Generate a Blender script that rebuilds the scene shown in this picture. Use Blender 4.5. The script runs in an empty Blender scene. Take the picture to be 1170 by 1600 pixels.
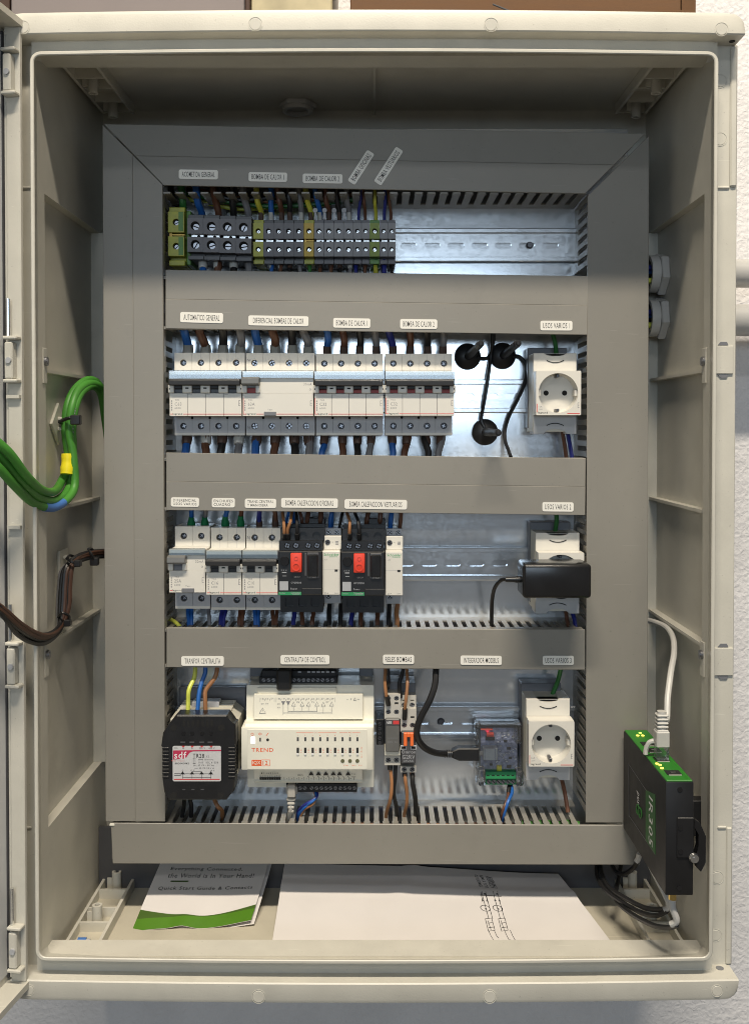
import bpy, bmesh, math, random
from mathutils import Vector, Matrix, Euler
random.seed(7)
PI = math.pi
S = 0.001                       # everything below is written in millimetres
SC = bpy.context.scene
COL = SC.collection
# ------------------------------------------------------------------ camera
FPX, CAMY, PPX, PPY, PITCH = 1474.0, -834.0, 585.0, 696.0, math.radians(1.0)
cam = bpy.data.objects.new('camera', bpy.data.cameras.new('camera'))
COL.objects.link(cam)
cam.location = (0, CAMY * S, 0)
cam.rotation_euler = (PI / 2 - PITCH, 0, 0)
cam.data.sensor_fit = 'HORIZONTAL'
cam.data.sensor_width = 36
cam.data.lens = 36 * FPX / 1170
cam.data.shift_y = -(800 - PPY) / 1170
cam.data.clip_start = 0.02
cam.data.clip_end = 50
SC.camera = cam
# ------------------------------------------------------------------ light
SC.view_settings.view_transform = 'Standard'
SC.view_settings.look = 'None'
SC.view_settings.exposure = 0.0
SC.view_settings.gamma = 1.0
SC.cycles.filter_width = 1.0
w = bpy.data.worlds.new('World'); SC.world = w; w.use_nodes = True
bg = w.node_tree.nodes['Background']
bg.inputs[1].default_value = 0.115
_n = w.node_tree.nodes; _l = w.node_tree.links         # a plain room: pale walls, darker ceiling, lower half brightened as added warm fill
_tc = _n.new('ShaderNodeTexCoord'); _sp = _n.new('ShaderNodeSeparateXYZ'); _mr = _n.new('ShaderNodeMapRange'); _cr = _n.new('ShaderNodeValToRGB')
_mr.inputs['From Min'].default_value = -1.0
_l.new(_tc.outputs['Generated'], _sp.inputs[0]); _l.new(_sp.outputs['Z'], _mr.inputs['Value']); _l.new(_mr.outputs['Result'], _cr.inputs['Fac']); _l.new(_cr.outputs['Color'], bg.inputs[0])
_cr.color_ramp.elements[0].color = (1.9, 1.58, 1.12, 1); _cr.color_ramp.elements[1].color = (0.75, 0.78, 0.80, 1)
_e = _cr.color_ramp.elements.new(0.5); _e.color = (0.80, 0.84, 0.90, 1)

def area(name, loc, target, sx, sy, power, col):
    l = bpy.data.lights.new(name, 'AREA'); l.shape = 'RECTANGLE'
    l.size = sx * S; l.size_y = sy * S; l.energy = power; l.color = col
    o = bpy.data.objects.new(name, l); COL.objects.link(o)
    o.location = Vector(loc) * S
    o.rotation_euler = (Vector(target) - Vector(loc)).to_track_quat('-Z', 'Y').to_euler()
    return o
area('ceiling_lamp_near', (60, -1500, 2625), (0, 60, 0), 1500, 150, 140, (1.0, 0.89, 0.73))
area('ceiling_lamp_far', (-200, -4300, 2750), (0, 60, 0), 1500, 200, 20, (0.95, 0.97, 1.0))
area('window_light', (-300, -3400, 380), (0, 100, 60), 1900, 640, 21, (0.68, 0.84, 1.0))

def W(px, py, y):
    """the point on the plane at depth y (mm behind the cabinet rim) seen at a photo pixel"""
    a = (px - PPX) / FPX; b = (PPY - py) / FPX
    dy = math.cos(PITCH) + math.sin(PITCH) * b
    dz = -math.sin(PITCH) + math.cos(PITCH) * b
    t = (y - CAMY) / dy
    return Vector((a * t, y, dz * t))
PLATE = 169.0
def H(px, py, h): return W(px, py, PLATE - h)
def R(x0, y0, x1, y1, h):
    a = H(x0, y1, h); b = H(x1, y0, h)
    return a.x, b.x, a.z, b.z
# ------------------------------------------------------------------ materials
def mat(name, col, rough=0.5, metal=0.0, var=0.06, vscale=60, bump=0.0, bscale=900, spec=0.5, emit=None, estr=0, dirt=0.0, coat=0, stretch=None, scratch=0.0):
    m = bpy.data.materials.new(name); m.use_nodes = True
    nt = m.node_tree; N = nt.nodes; L = nt.links
    p = N['Principled BSDF']
    p.inputs['Roughness'].default_value = rough
    p.inputs['Metallic'].default_value = metal
    p.inputs['Specular IOR Level'].default_value = spec
    if coat: p.inputs['Coat Weight'].default_value = coat
    tc = N.new('ShaderNodeTexCoord')
    src = tc.outputs['Object']
    if stretch:
        mp = N.new('ShaderNodeMapping'); mp.inputs['Scale'].default_value = stretch
        L.new(src, mp.inputs['Vector']); src = mp.outputs['Vector']
    nz = N.new('ShaderNodeTexNoise'); nz.inputs['Scale'].default_value = vscale; nz.inputs['Detail'].default_value = 5
    L.new(src, nz.inputs['Vector'])
    cr = N.new('ShaderNodeValToRGB')
    c = Vector(col[:3])
    cr.color_ramp.elements[0].position = 0.3; cr.color_ramp.elements[1].position = 0.7
    cr.color_ramp.elements[0].color = (*(c * (1 - var)), 1)
    cr.color_ramp.elements[1].color = (*(c * (1 + var)), 1)
    L.new(nz.outputs['Fac'], cr.inputs['Fac'])
    out = cr.outputs['Color']
    if dirt:
        n2 = N.new('ShaderNodeTexNoise'); n2.inputs['Scale'].default_value = 14; n2.inputs['Detail'].default_value = 9
        n2.inputs['Roughness'].default_value = 0.7
        L.new(tc.outputs['Object'], n2.inputs['Vector'])
        r2 = N.new('ShaderNodeValToRGB'); r2.color_ramp.elements[0].position = 0.56; r2.color_ramp.elements[1].position = 0.8
        r2.color_ramp.elements[0].color = (0, 0, 0, 1); r2.color_ramp.elements[1].color = (dirt, dirt, dirt, 1)
        L.new(n2.outputs['Fac'], r2.inputs['Fac'])
        n3 = N.new('ShaderNodeTexNoise'); n3.inputs['Scale'].default_value = 420; n3.inputs['Detail'].default_value = 2
        L.new(tc.outputs['Object'], n3.inputs['Vector'])
        r3 = N.new('ShaderNodeValToRGB'); r3.color_ramp.elements[0].position = 0.71; r3.color_ramp.elements[1].position = 0.76
        r3.color_ramp.elements[0].color = (0, 0, 0, 1); r3.color_ramp.elements[1].color = (dirt * 1.6,) * 3 + (1,)
        L.new(n3.outputs['Fac'], r3.inputs['Fac'])
        ad = N.new('ShaderNodeMath'); ad.operation = 'ADD'; ad.use_clamp = True
        L.new(r2.outputs['Color'], ad.inputs[0]); L.new(r3.outputs['Color'], ad.inputs[1])
        mx = N.new('ShaderNodeMix'); mx.data_type = 'RGBA'
        L.new(ad.outputs[0], mx.inputs[0]); L.new(out, mx.inputs[6]); mx.inputs[7].default_value = (*(c * 0.45), 1)
        out = mx.outputs[2]
    if scratch:
        for rot, sc_, th in ((0.5, 26, 0.77), (-0.9, 34, 0.78), (1.4, 18, 0.77)):
            mp2 = N.new('ShaderNodeMapping'); mp2.inputs['Rotation'].default_value = (0, rot, 0); mp2.inputs['Scale'].default_value = (1.0, 34.0, 34.0)
            L.new(tc.outputs['Object'], mp2.inputs['Vector'])
            n4 = N.new('ShaderNodeTexNoise'); n4.inputs['Scale'].default_value = sc_; n4.inputs['Detail'].default_value = 1.5
            L.new(mp2.outputs['Vector'], n4.inputs['Vector'])
            r4 = N.new('ShaderNodeValToRGB'); r4.color_ramp.elements[0].position = th; r4.color_ramp.elements[1].position = th + 0.02
            r4.color_ramp.elements[0].color = (0, 0, 0, 1); r4.color_ramp.elements[1].color = (scratch,) * 3 + (1,)
            L.new(n4.outputs['Fac'], r4.inputs['Fac'])
            m4 = N.new('ShaderNodeMix'); m4.data_type = 'RGBA'
            L.new(r4.outputs['Color'], m4.inputs[0]); L.new(out, m4.inputs[6]); m4.inputs[7].default_value = (*[min(0.9, x * 1.5 + 0.06) for x in c], 1)
            out = m4.outputs[2]
    L.new(out, p.inputs['Base Color'])
    rr = N.new('ShaderNodeMapRange'); rr.inputs['To Min'].default_value = max(0.03, rough - 0.08); rr.inputs['To Max'].default_value = min(1, rough + 0.08)
    L.new(nz.outputs['Fac'], rr.inputs['Value']); L.new(rr.outputs['Result'], p.inputs['Roughness'])
    if bump:
        nb = N.new('ShaderNodeTexNoise'); nb.inputs['Scale'].default_value = bscale; nb.inputs['Detail'].default_value = 3
        L.new(src, nb.inputs['Vector'])
        bp = N.new('ShaderNodeBump'); bp.inputs['Strength'].default_value = bump; bp.inputs['Distance'].default_value = 0.0006
        L.new(nb.outputs['Fac'], bp.inputs['Height']); L.new(bp.outputs['Normal'], p.inputs['Normal'])
    if emit:
        p.inputs['Emission Color'].default_value = (*emit, 1); p.inputs['Emission Strength'].default_value = estr
    return m

def clear_mat(name, tint, gloss, rough=0.08, milk=0.0):
    m = bpy.data.materials.new(name); m.use_nodes = True
    nt = m.node_tree; N = nt.nodes; L = nt.links
    N.remove(N['Principled BSDF'])
    t = N.new('ShaderNodeBsdfTransparent'); t.inputs[0].default_value = (*tint, 1)
    g = N.new('ShaderNodeBsdfGlossy'); g.inputs['Roughness'].default_value = rough
    f = N.new('ShaderNodeFresnel'); f.inputs['IOR'].default_value = 1.5
    nz = N.new('ShaderNodeTexNoise'); nz.inputs['Scale'].default_value = 90
    tc = N.new('ShaderNodeTexCoord'); L.new(tc.outputs['Object'], nz.inputs['Vector'])
    bp = N.new('ShaderNodeBump'); bp.inputs['Strength'].default_value = 0.25; bp.inputs['Distance'].default_value = 0.0006
    L.new(nz.outputs['Fac'], bp.inputs['Height']); L.new(bp.outputs['Normal'], g.inputs['Normal'])
    ad = N.new('ShaderNodeMath'); ad.operation = 'ADD'; ad.use_clamp = True; ad.inputs[1].default_value = gloss
    L.new(f.outputs[0], ad.inputs[0])
    mx = N.new('ShaderNodeMixShader')
    L.new(ad.outputs[0], mx.inputs[0]); L.new(t.outputs[0], mx.inputs[1]); L.new(g.outputs[0], mx.inputs[2])
    last = mx
    if milk:
        d = N.new('ShaderNodeBsdfDiffuse'); d.inputs[0].default_value = (0.8, 0.81, 0.82, 1)
        last = N.new('ShaderNodeMixShader'); last.inputs[0].default_value = milk
        L.new(mx.outputs[0], last.inputs[1]); L.new(d.outputs[0], last.inputs[2])
    L.new(last.outputs[0], N['Material Output'].inputs['Surface'])
    return m

def plaster_mat():
    m = mat('plaster', (0.78, 0.765, 0.765), 0.9, 0, 0.05, 20)
    nt = m.node_tree; N = nt.nodes; L = nt.links
    p = N['Principled BSDF']; tc = N['Texture Coordinate']
    n1 = N.new('ShaderNodeTexNoise'); n1.inputs['Scale'].default_value = 140; n1.inputs['Detail'].default_value = 6; n1.inputs['Distortion'].default_value = 1.2
    n2 = N.new('ShaderNodeTexVoronoi'); n2.inputs['Scale'].default_value = 170
    L.new(tc.outputs['Object'], n1.inputs['Vector']); L.new(tc.outputs['Object'], n2.inputs['Vector'])
    ad = N.new('ShaderNodeMath'); ad.operation = 'MULTIPLY_ADD'; ad.inputs[1].default_value = 0.5
    L.new(n2.outputs['Distance'], ad.inputs[0]); L.new(n1.outputs['Fac'], ad.inputs[2])
    bp = N.new('ShaderNodeBump'); bp.inputs['Strength'].default_value = 0.6; bp.inputs['Distance'].default_value = 0.0022
    L.new(ad.outputs[0], bp.inputs['Height']); L.new(bp.outputs['Normal'], p.inputs['Normal'])
    return m

def zinc_mat(name='galvanised_steel', col=(0.88, 0.92, 0.96), r0=0.13, r1=0.19):
    m = mat(name, col, 0.3, 0.73, 0.02, 30, 0.012, 1500, scratch=0.12)
    nt = m.node_tree; N = nt.nodes; L = nt.links
    p = N['Principled BSDF']; tc = N['Texture Coordinate']
    v = N.new('ShaderNodeTexVoronoi'); v.inputs['Scale'].default_value = 330
    L.new(tc.outputs['Object'], v.inputs['Vector'])
    sp = N.new('ShaderNodeSeparateColor'); L.new(v.outputs['Color'], sp.inputs[0])
    n = N.new('ShaderNodeTexNoise'); n.inputs['Scale'].default_value = 40; n.inputs['Detail'].default_value = 4
    mp = N.new('ShaderNodeMapping'); mp.inputs['Scale'].default_value = (0.15, 1, 5)
    L.new(tc.outputs['Object'], mp.inputs['Vector']); L.new(mp.outputs['Vector'], n.inputs['Vector'])
    a = N.new('ShaderNodeMath'); a.operation = 'MULTIPLY_ADD'; a.inputs[1].default_value = 0.7
    L.new(sp.outputs[0], a.inputs[0]); L.new(n.outputs['Fac'], a.inputs[2])
    rr = N.new('ShaderNodeMapRange'); rr.inputs['From Min'].default_value = 0.3; rr.inputs['From Max'].default_value = 1.4
    rr.inputs['To Min'].default_value = r0; rr.inputs['To Max'].default_value = r1
    L.new(a.outputs[0], rr.inputs['Value']); L.new(rr.outputs['Result'], p.inputs['Roughness'])
    return m

M = dict(
    shell=mat('cabinet_polyester', (0.575, 0.555, 0.487), 0.42, 0, 0.05, 30, 0.16, 700, dirt=0.24, scratch=0.35),
    dusty=mat('dusty_floor_polyester', (0.50, 0.465, 0.375), 0.6, 0, 0.07, 22, 0.2, 500, dirt=0.32, scratch=0.4),
    gasket=mat('dark_gasket', (0.05, 0.05, 0.055), 0.7),
    duct=mat('grey_duct_pvc', (0.24, 0.228, 0.20), 0.40, 0, 0.09, 6, 0.07, 1300, dirt=0.22, scratch=0.25),
    zinc=zinc_mat(), railzinc=zinc_mat('rail_zinc', (0.82, 0.85, 0.88), 0.15, 0.26),
    steel=mat('bright_steel', (0.75, 0.75, 0.74), 0.22, 1.0, 0.1, 300),
    bluesteel=mat('terminal_steel', (0.34, 0.345, 0.37), 0.34, 1.0, 0.15, 400),
    darksteel=mat('dark_screw', (0.12, 0.12, 0.13), 0.4, 0.8),
    gold=mat('gold_plating', (0.75, 0.55, 0.2), 0.25, 1.0),
    sticker=mat('sticker_white', (0.82, 0.80, 0.74), 0.5, 0, 0.02),
    ink=mat('black_print', (0.02, 0.02, 0.02), 0.6),
    greyink=mat('grey_print', (0.22, 0.22, 0.23), 0.6),
    redink=mat('red_print', (0.62, 0.05, 0.05), 0.5),
    orangeink=mat('orange_print', (0.78, 0.12, 0.03), 0.5),
    greenink=mat('green_print', (0.02, 0.33, 0.10), 0.5),
    whiteink=mat('white_print', (0.75, 0.75, 0.75), 0.6),
    white=mat('ivory_device_plastic', (0.70, 0.675, 0.61), 0.38, 0, 0.025, 40),
    lgrey=mat('light_grey_plastic', (0.40, 0.41, 0.43), 0.42, 0, 0.03, 40),
    mgrey=mat('mid_grey_plastic', (0.17, 0.175, 0.19), 0.45, 0, 0.05, 60),
    dgrey=mat('dark_grey_plastic', (0.075, 0.075, 0.08), 0.4, 0, 0.05, 60),
    tgrey=mat('terminal_grey', (0.15, 0.15, 0.165), 0.5, 0, 0.06, 80),
    greyplug=mat('grey_plug_plastic', (0.42, 0.40, 0.36), 0.45, 0, 0.03),
    black=mat('black_plastic', (0.012, 0.012, 0.013), 0.36, 0, 0.1, 80, 0.05, 1200),
    mblack=mat('matt_black_plastic', (0.009, 0.009, 0.010), 0.5, 0, 0.1, 80, 0.1, 1400),
    gloss=mat('glossy_black_plastic', (0.012, 0.012, 0.013), 0.22, 0, 0.1, 60),
    void=mat('dark_opening', (0.01, 0.01, 0.01), 0.9),
    red=mat('red_button', (0.72, 0.06, 0.03), 0.4),
    dred=mat('dark_red_flag', (0.30, 0.035, 0.03), 0.5),
    orange=mat('orange_lever', (0.85, 0.17, 0.04), 0.45),
    cream=mat('cream_plastic', (0.80, 0.775, 0.67), 0.36, 0, 0.02, 40),
    beige=mat('beige_plastic', (0.60, 0.575, 0.49), 0.45, 0, 0.03, 40),
    yg=mat('earth_yellow_plastic', (0.37, 0.38, 0.035), 0.42, 0, 0.15, 160),
    orangey=mat('earth_orange_plastic', (0.48, 0.33, 0.02), 0.42, 0, 0.15, 160),
    egreen=mat('earth_green_plastic', (0.08, 0.22, 0.03), 0.42, 0, 0.15, 160),
    brass=mat('dull_brass', (0.42, 0.27, 0.08), 0.4, 0.9),
    pcbgreen=mat('green_terminal_plastic', (0.03, 0.27, 0.10), 0.4),
    pcb=mat('blue_circuit_board', (0.27, 0.29, 0.40), 0.35, 0, 0.5, 240),
    ledred=mat('red_led', (0.9, 0.05, 0.1), 0.3, emit=(1, 0.06, 0.12), estr=0.5),
    ledy=mat('yellow_led', (0.9, 0.8, 0.1), 0.3, emit=(1, 0.75, 0.1), estr=2.2),
    ledg=mat('green_led', (0.3, 0.9, 0.1), 0.3, emit=(0.5, 1, 0.1), estr=2),
    ledw=mat('white_led', (1, 1, 1), 0.3, emit=(1, 0.97, 0.9), estr=1.3),
    rgreen=mat('router_green', (0.022, 0.18, 0.016), 0.42, 0, 0.06),
    cgreen=mat('green_cable_sheath', (0.055, 0.23, 0.028), 0.5, 0, 0.14, 45, 0.1, 400, dirt=0.2),
    tape=mat('yellow_tape', (0.88, 0.76, 0.02), 0.4),
    btape=mat('blue_tape', (0.05, 0.16, 0.45), 0.4),
    wblue=mat('blue_wire', (0.018, 0.12, 0.42), 0.4),
    wdblue=mat('dark_blue_wire', (0.02, 0.03, 0.22), 0.4),
    wbrown=mat('brown_wire', (0.13, 0.055, 0.03), 0.42),
    wdbrown=mat('dark_brown_wire', (0.065, 0.03, 0.018), 0.5),
    wtan=mat('light_brown_wire', (0.30, 0.14, 0.06), 0.42),
    wblack=mat('black_wire', (0.014, 0.014, 0.015), 0.4),
    wgrey=mat('grey_wire', (0.20, 0.20, 0.21), 0.45),
    wyellow=mat('yellow_green_wire', (0.50, 0.48, 0.05), 0.42, 0, 0.25, 60),
    wlime=mat('lime_wire', (0.62, 0.66, 0.10), 0.42),
    wgreen=mat('green_wire', (0.03, 0.16, 0.035), 0.42),
    slbeige=mat('grey_beige_sleeve', (0.36, 0.35, 0.31), 0.5),
    slbrown=mat('brown_sleeve', (0.10, 0.06, 0.045), 0.5),
    slgreen=mat('green_sleeve', (0.01, 0.20, 0.07), 0.45),
    slclear=mat('clear_sleeve', (0.62, 0.62, 0.58), 0.4),
    wwhite=mat('white_cable_sheath', (0.50, 0.49, 0.46), 0.42),
    paper=mat('paper', (0.64, 0.61, 0.59), 0.75, 0, 0.02, 25, 0.15, 60),
    leafgreen=mat('leaflet_green', (0.075, 0.20, 0.012), 0.45),
    leafdark=mat('leaflet_dark_green', (0.055, 0.11, 0.015), 0.45),
    card=mat('brown_cardboard', (0.135, 0.066, 0.027), 0.8, 0, 0.06, 40, 0.2, 300, stretch=(1, 1, 8)),
    dcard=mat('dark_brown_board', (0.06, 0.03, 0.02), 0.7),
    gcard=mat('mauve_grey_board', (0.22, 0.19, 0.185), 0.7, 0, 0.05, 20),
    bcard=mat('beige_glossy_wrap', (0.42, 0.36, 0.22), 0.35, 0, 0.25, 25),
    pipe=mat('grey_conduit_pvc', (0.50, 0.49, 0.465), 0.35, 0, 0.03, 20),
    mount=mat('white_nylon', (0.66, 0.64, 0.56), 0.45),
    plaster=plaster_mat(),
    labelglass=clear_mat('clear_label_window', (0.90, 0.94, 0.97), 0.06, 0.2),
    clear=clear_mat('clear_case_plastic', (0.96, 0.97, 0.98), 0.04, 0.12, 0.02),
)
# ------------------------------------------------------------------ mesh helpers
def nb(): return bmesh.new()
def box(bm, x0, x1, y0, y1, z0, z1, bev=0, seg=1):
    g = bmesh.ops.create_cube(bm, size=1)['verts']
    for v in g:
        v.co = Vector((x0 if v.co.x < 0 else x1, y0 if v.co.y < 0 else y1, z0 if v.co.z < 0 else z1))
    if bev:
        es = list({e for v in g for e in v.link_edges})
        bmesh.ops.bevel(bm, geom=es, offset=bev, segments=seg, profile=0.5, affect='EDGES', clamp_overlap=True)
    return bm
def prism(bm, pts, axis, a0, a1, bev=0):
    mk = {'y': lambda p, a: (p[0], a, p[1]), 'x': lambda p, a: (a, p[0], p[1]), 'z': lambda p, a: (p[0], p[1], a)}[axis]
    A = [bm.verts.new(mk(p, a0)) for p in pts]; Bv = [bm.verts.new(mk(p, a1)) for p in pts]
    n = len(pts); fs = [bm.faces.new(A), bm.faces.new(Bv[::-1])]
    for i in range(n): fs.append(bm.faces.new((A[i], Bv[i], Bv[(i + 1) % n], A[(i + 1) % n])))
    if bev:
        es = list({e for f in fs[:2] for e in f.edges})
        bmesh.ops.bevel(bm, geom=es, offset=bev, segments=1, affect='EDGES', clamp_overlap=True)
    return bm
def cyl(bm, c, r, h, axis='y', seg=16, r2=None):
    """a cylinder from c along +axis (negative h goes the other way)"""
    rot = {'z': Matrix(), 'y': Matrix.Rotation(-PI / 2, 4, 'X'), 'x': Matrix.Rotation(PI / 2, 4, 'Y')}[axis]
    mid = Vector(c) + {'z': Vector((0, 0, 1)), 'y': Vector((0, 1, 0)), 'x': Vector((1, 0, 0))}[axis] * (h / 2)
    ra, rb = (r, r if r2 is None else r2)
    if h < 0: ra, rb = rb, ra
    bmesh.ops.create_cone(bm, cap_ends=True, segments=seg, radius1=ra, radius2=rb, depth=abs(h), matrix=Matrix.Translation(mid) @ rot)
    return bm
def ring(bm, c, r0, r1, h, axis='y', seg=20):
    ax = {'x': 0, 'y': 1, 'z': 2}[axis]; o = [i for i in range(3) if i != ax]
    L = []
    for rr, d in ((r0, 0), (r1, 0), (r1, h), (r0, h)):
        row = []
        for k in range(seg):
            a = 2 * PI * k / seg; p = [0, 0, 0]
            p[ax] = c[ax] + d; p[o[0]] = c[o[0]] + rr * math.cos(a); p[o[1]] = c[o[1]] + rr * math.sin(a)
            row.append(bm.verts.new(p))
        L.append(row)
    for i in range(4):
        A, Bv = L[i], L[(i + 1) % 4]
        for k in range(seg): bm.faces.new((A[k], A[(k + 1) % seg], Bv[(k + 1) % seg], Bv[k]))
    return bm
def spline(pts, n=6):
    P = [Vector(p) for p in pts]; out = []
    for i in range(len(P) - 1):
        p0 = P[max(i - 1, 0)]; p1 = P[i]; p2 = P[i + 1]; p3 = P[min(i + 2, len(P) - 1)]
        for k in range(n):
            t = k / n
            out.append(0.5 * ((2 * p1) + (p2 - p0) * t + (2 * p0 - 5 * p1 + 4 * p2 - p3) * t * t + (3 * p1 - p0 - 3 * p2 + p3) * t ** 3))
    out.append(P[-1]); return out
def tube(bm, pts, r, seg=8, n=6, sm=True):
    P = spline(pts, n) if sm and len(pts) > 2 else [Vector(p) for p in pts]
    rows = []; up = Vector((0.31, 0.2, 0.93)).normalized(); prev = None
    for i, p in enumerate(P):
        t = (P[min(i + 1, len(P) - 1)] - P[max(i - 1, 0)]).normalized()
        if prev is None:
            if abs(t.dot(up)) > 0.95: up = Vector((1, 0.1, 0)).normalized()
            u = (up - t * up.dot(t)).normalized()
        else: u = (prev - t * prev.dot(t)).normalized()
        prev = u; v = t.cross(u)
        rr = r[i * (len(r) - 1) // max(1, len(P) - 1)] if isinstance(r, (list, tuple)) else r
        rows.append([bm.verts.new(p + (u * math.cos(2 * PI * k / seg) + v * math.sin(2 * PI * k / seg)) * rr) for k in range(seg)])
    for A, Bv in zip(rows, rows[1:]):
        for k in range(seg): bm.faces.new((A[k], A[(k + 1) % seg], Bv[(k + 1) % seg], Bv[k]))
    bm.faces.new(rows[0][::-1]); bm.faces.new(rows[-1])
    return bm
def circ(cx, cz, r, seg=16): return [(cx + r * math.cos(2 * PI * k / seg), cz + r * math.sin(2 * PI * k / seg)) for k in range(seg)]
def rrect(x0, x1, z0, z1, r, seg=4):
    out = []
    for cx, cz, a in ((x1 - r, z1 - r, 0), (x0 + r, z1 - r, 1), (x0 + r, z0 + r, 2), (x1 - r, z0 + r, 3)):
        for k in range(seg + 1):
            t = (a + k / seg) * PI / 2
            out.append((cx + r * math.cos(t), cz + r * math.sin(t)))
    return out
def obround(cx, cz, w_, h_, seg=6): return rrect(cx - w_ / 2, cx + w_ / 2, cz - h_ / 2, cz + h_ / 2, h_ / 2 - 0.01, seg)
def holed(bm, outer, holes, yf, yb, floor=False, outer_walls=True):
    """a slab facing -y with real holes in it"""
    loops = []; edges = []
    for pts in [outer] + holes:
        vs = [bm.verts.new((p[0], yf, p[1])) for p in pts]
        edges += [bm.edges.new((vs[i], vs[(i + 1) % len(vs)])) for i in range(len(vs))]
        loops.append(vs)
    bmesh.ops.triangle_fill(bm, edges=edges, use_beauty=True, use_dissolve=False, normal=(0, -1, 0))
    for i, vs in enumerate(loops):
        if i == 0 and not outer_walls: continue
        bk = [bm.verts.new((v.co.x, yb, v.co.z)) for v in vs]
        for k in range(len(vs)):
            q = (vs[k], vs[(k + 1) % len(vs)], bk[(k + 1) % len(vs)], bk[k])
            bm.faces.new(q if i else q[::-1])
        if i and floor: bm.faces.new(bk)
    return bm
def root_loc(p):
    v = Vector((0, 0, 0))
    while p is not None:
        v += Vector(p.location) / S; p = p.parent
    return v
def ob(name, bm, m, parent=None, label=None, ang=35, norm=True, world=False):
    """one mesh object from a bmesh written in mm; with world=True the numbers are world mm"""
    if norm: bmesh.ops.recalc_face_normals(bm, faces=bm.faces[:])
    off = root_loc(parent) if world else Vector((0, 0, 0))
    for v in bm.verts: v.co = (v.co - off) * S
    me = bpy.data.meshes.new(name); bm.to_mesh(me); bm.free()
    me.materials.append(M[m] if isinstance(m, str) else m)
    for p in me.polygons: p.use_smooth = True
    me.set_sharp_from_angle(angle=math.radians(ang))
    o = bpy.data.objects.new(name, me); COL.objects.link(o)
    if parent is not None: o.parent = parent
    if label: o['label'] = label
    return o
def tag(o, label=None, cat=None, group=None, kind=None):
    if label: o['label'] = label
    if cat: o['category'] = cat
    if group: o['group'] = group
    if kind: o['kind'] = kind
    return o
def thing(name, label, cat, loc=(0, 0, 0), group=None, rot=0):
    o = bpy.data.objects.new(name, None); COL.objects.link(o)
    o.empty_display_size = 0.01
    o.location = Vector(loc) * S; o.rotation_euler = (0, rot, 0)
    return tag(o, label, cat, group)
def dup_mesh(src, name, parent, loc, rot=None):
    o = src.copy(); COL.objects.link(o); o.name = name; o.parent = parent
    o.location = Vector(loc) * S
    if rot is not None: o.rotation_euler = rot
    return o
def copy_tree(o, parent=None):
    c = o.copy(); COL.objects.link(c); c.parent = parent
    for ch in list(o.children): copy_tree(ch, c)
    return c
def origin_mesh(o):
    """moves a thing that is one mesh so that its origin sits at its own middle"""
    vs = o.data.vertices
    lo = Vector([min(v.co[i] for v in vs) for i in range(3)]); hi = Vector([max(v.co[i] for v in vs) for i in range(3)])
    c = (lo + hi) / 2
    for v in vs: v.co -= c
    o.location = Vector(o.location) + c
    return o
def glyphs(s, wd, ht, bold=False):
    """letter outlines of a string as a bmesh fitted to wd x ht mm, centred, in the XZ plane"""
    c = bpy.data.curves.new('lettering', 'FONT'); c.body = s; c.size = 1; c.resolution_u = 2
    c.space_line = 0.95; c.space_character = 1.12
    if bold: c.offset = 0.010 if bold is True else bold
    t = bpy.data.objects.new('lettering', c)
    me = t.to_mesh()
    bm = bmesh.new(); bm.from_mesh(me); t.to_mesh_clear()
    bpy.data.objects.remove(t); bpy.data.curves.remove(c)
    if not bm.verts: return bm
    xs = [v.co.x for v in bm.verts]; ys = [v.co.y for v in bm.verts]
    x0, x1, y0, y1 = min(xs), max(xs), min(ys), max(ys)
    fy = ht / max(1e-6, y1 - y0); fx = wd / max(1e-6, x1 - x0) if wd else fy
    for v in bm.verts: v.co = Vector(((v.co.x - (x0 + x1) / 2) * fx, 0, (v.co.y - (y0 + y1) / 2) * fy))
    return bm
def print_on(parent, items, y, m, name='lettering', world=False):
    """flat print on a front face; items: (text, x, z, width, height[, angle, bold])"""
    out = bmesh.new()
    for it in items:
        s, x, z, wd, ht = it[:5]; a = it[5] if len(it) > 5 else 0; bo = it[6] if len(it) > 6 else False
        if s == '-': g = box(bmesh.new(), -wd / 2, wd / 2, -0.05, 0.05, -ht / 2, ht / 2)
        elif s == '|': g = box(bmesh.new(), -wd / 2, wd / 2, -0.05, 0.05, -ht / 2, ht / 2)
        elif s == '^': g = prism(bmesh.new(), [(-wd / 2, -ht / 2), (wd / 2, -ht / 2), (0, ht / 2)], 'y', -0.05, 0.05)
        elif s == 'v': g = prism(bmesh.new(), [(-wd / 2, ht / 2), (wd / 2, ht / 2), (0, -ht / 2)], 'y', -0.05, 0.05)
        elif s == 'A^':
            g = bmesh.new(); tube(g, [(-wd / 2, 0, -ht / 2), (wd / 2, 0, -ht / 2), (0, 0, ht / 2), (-wd / 2, 0, -ht / 2)], 0.22, 4, sm=False)
        else: g = glyphs(s, wd, ht, bo)
        g.transform(Matrix.Translation((x, y, z)) @ Matrix.Rotation(a, 4, 'Y'))
        me = bpy.data.meshes.new('t'); g.to_mesh(me); g.free(); out.from_mesh(me); bpy.data.meshes.remove(me)
    return ob(name, out, m, parent, norm=False, world=world)
ORD = ['first', 'second', 'third', 'fourth', 'fifth', 'sixth', 'seventh', 'eighth', 'ninth', 'tenth']
# ================================================================== the wall and what stands round the cabinet
wl = ob('wall', box(nb(), -900, 900, 226, 260, -900, 900), 'plaster'); wl['kind'] = 'structure'
BOW = 3.2
def bow(x): return BOW * (1 - (x / 310.0) ** 2)
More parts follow.
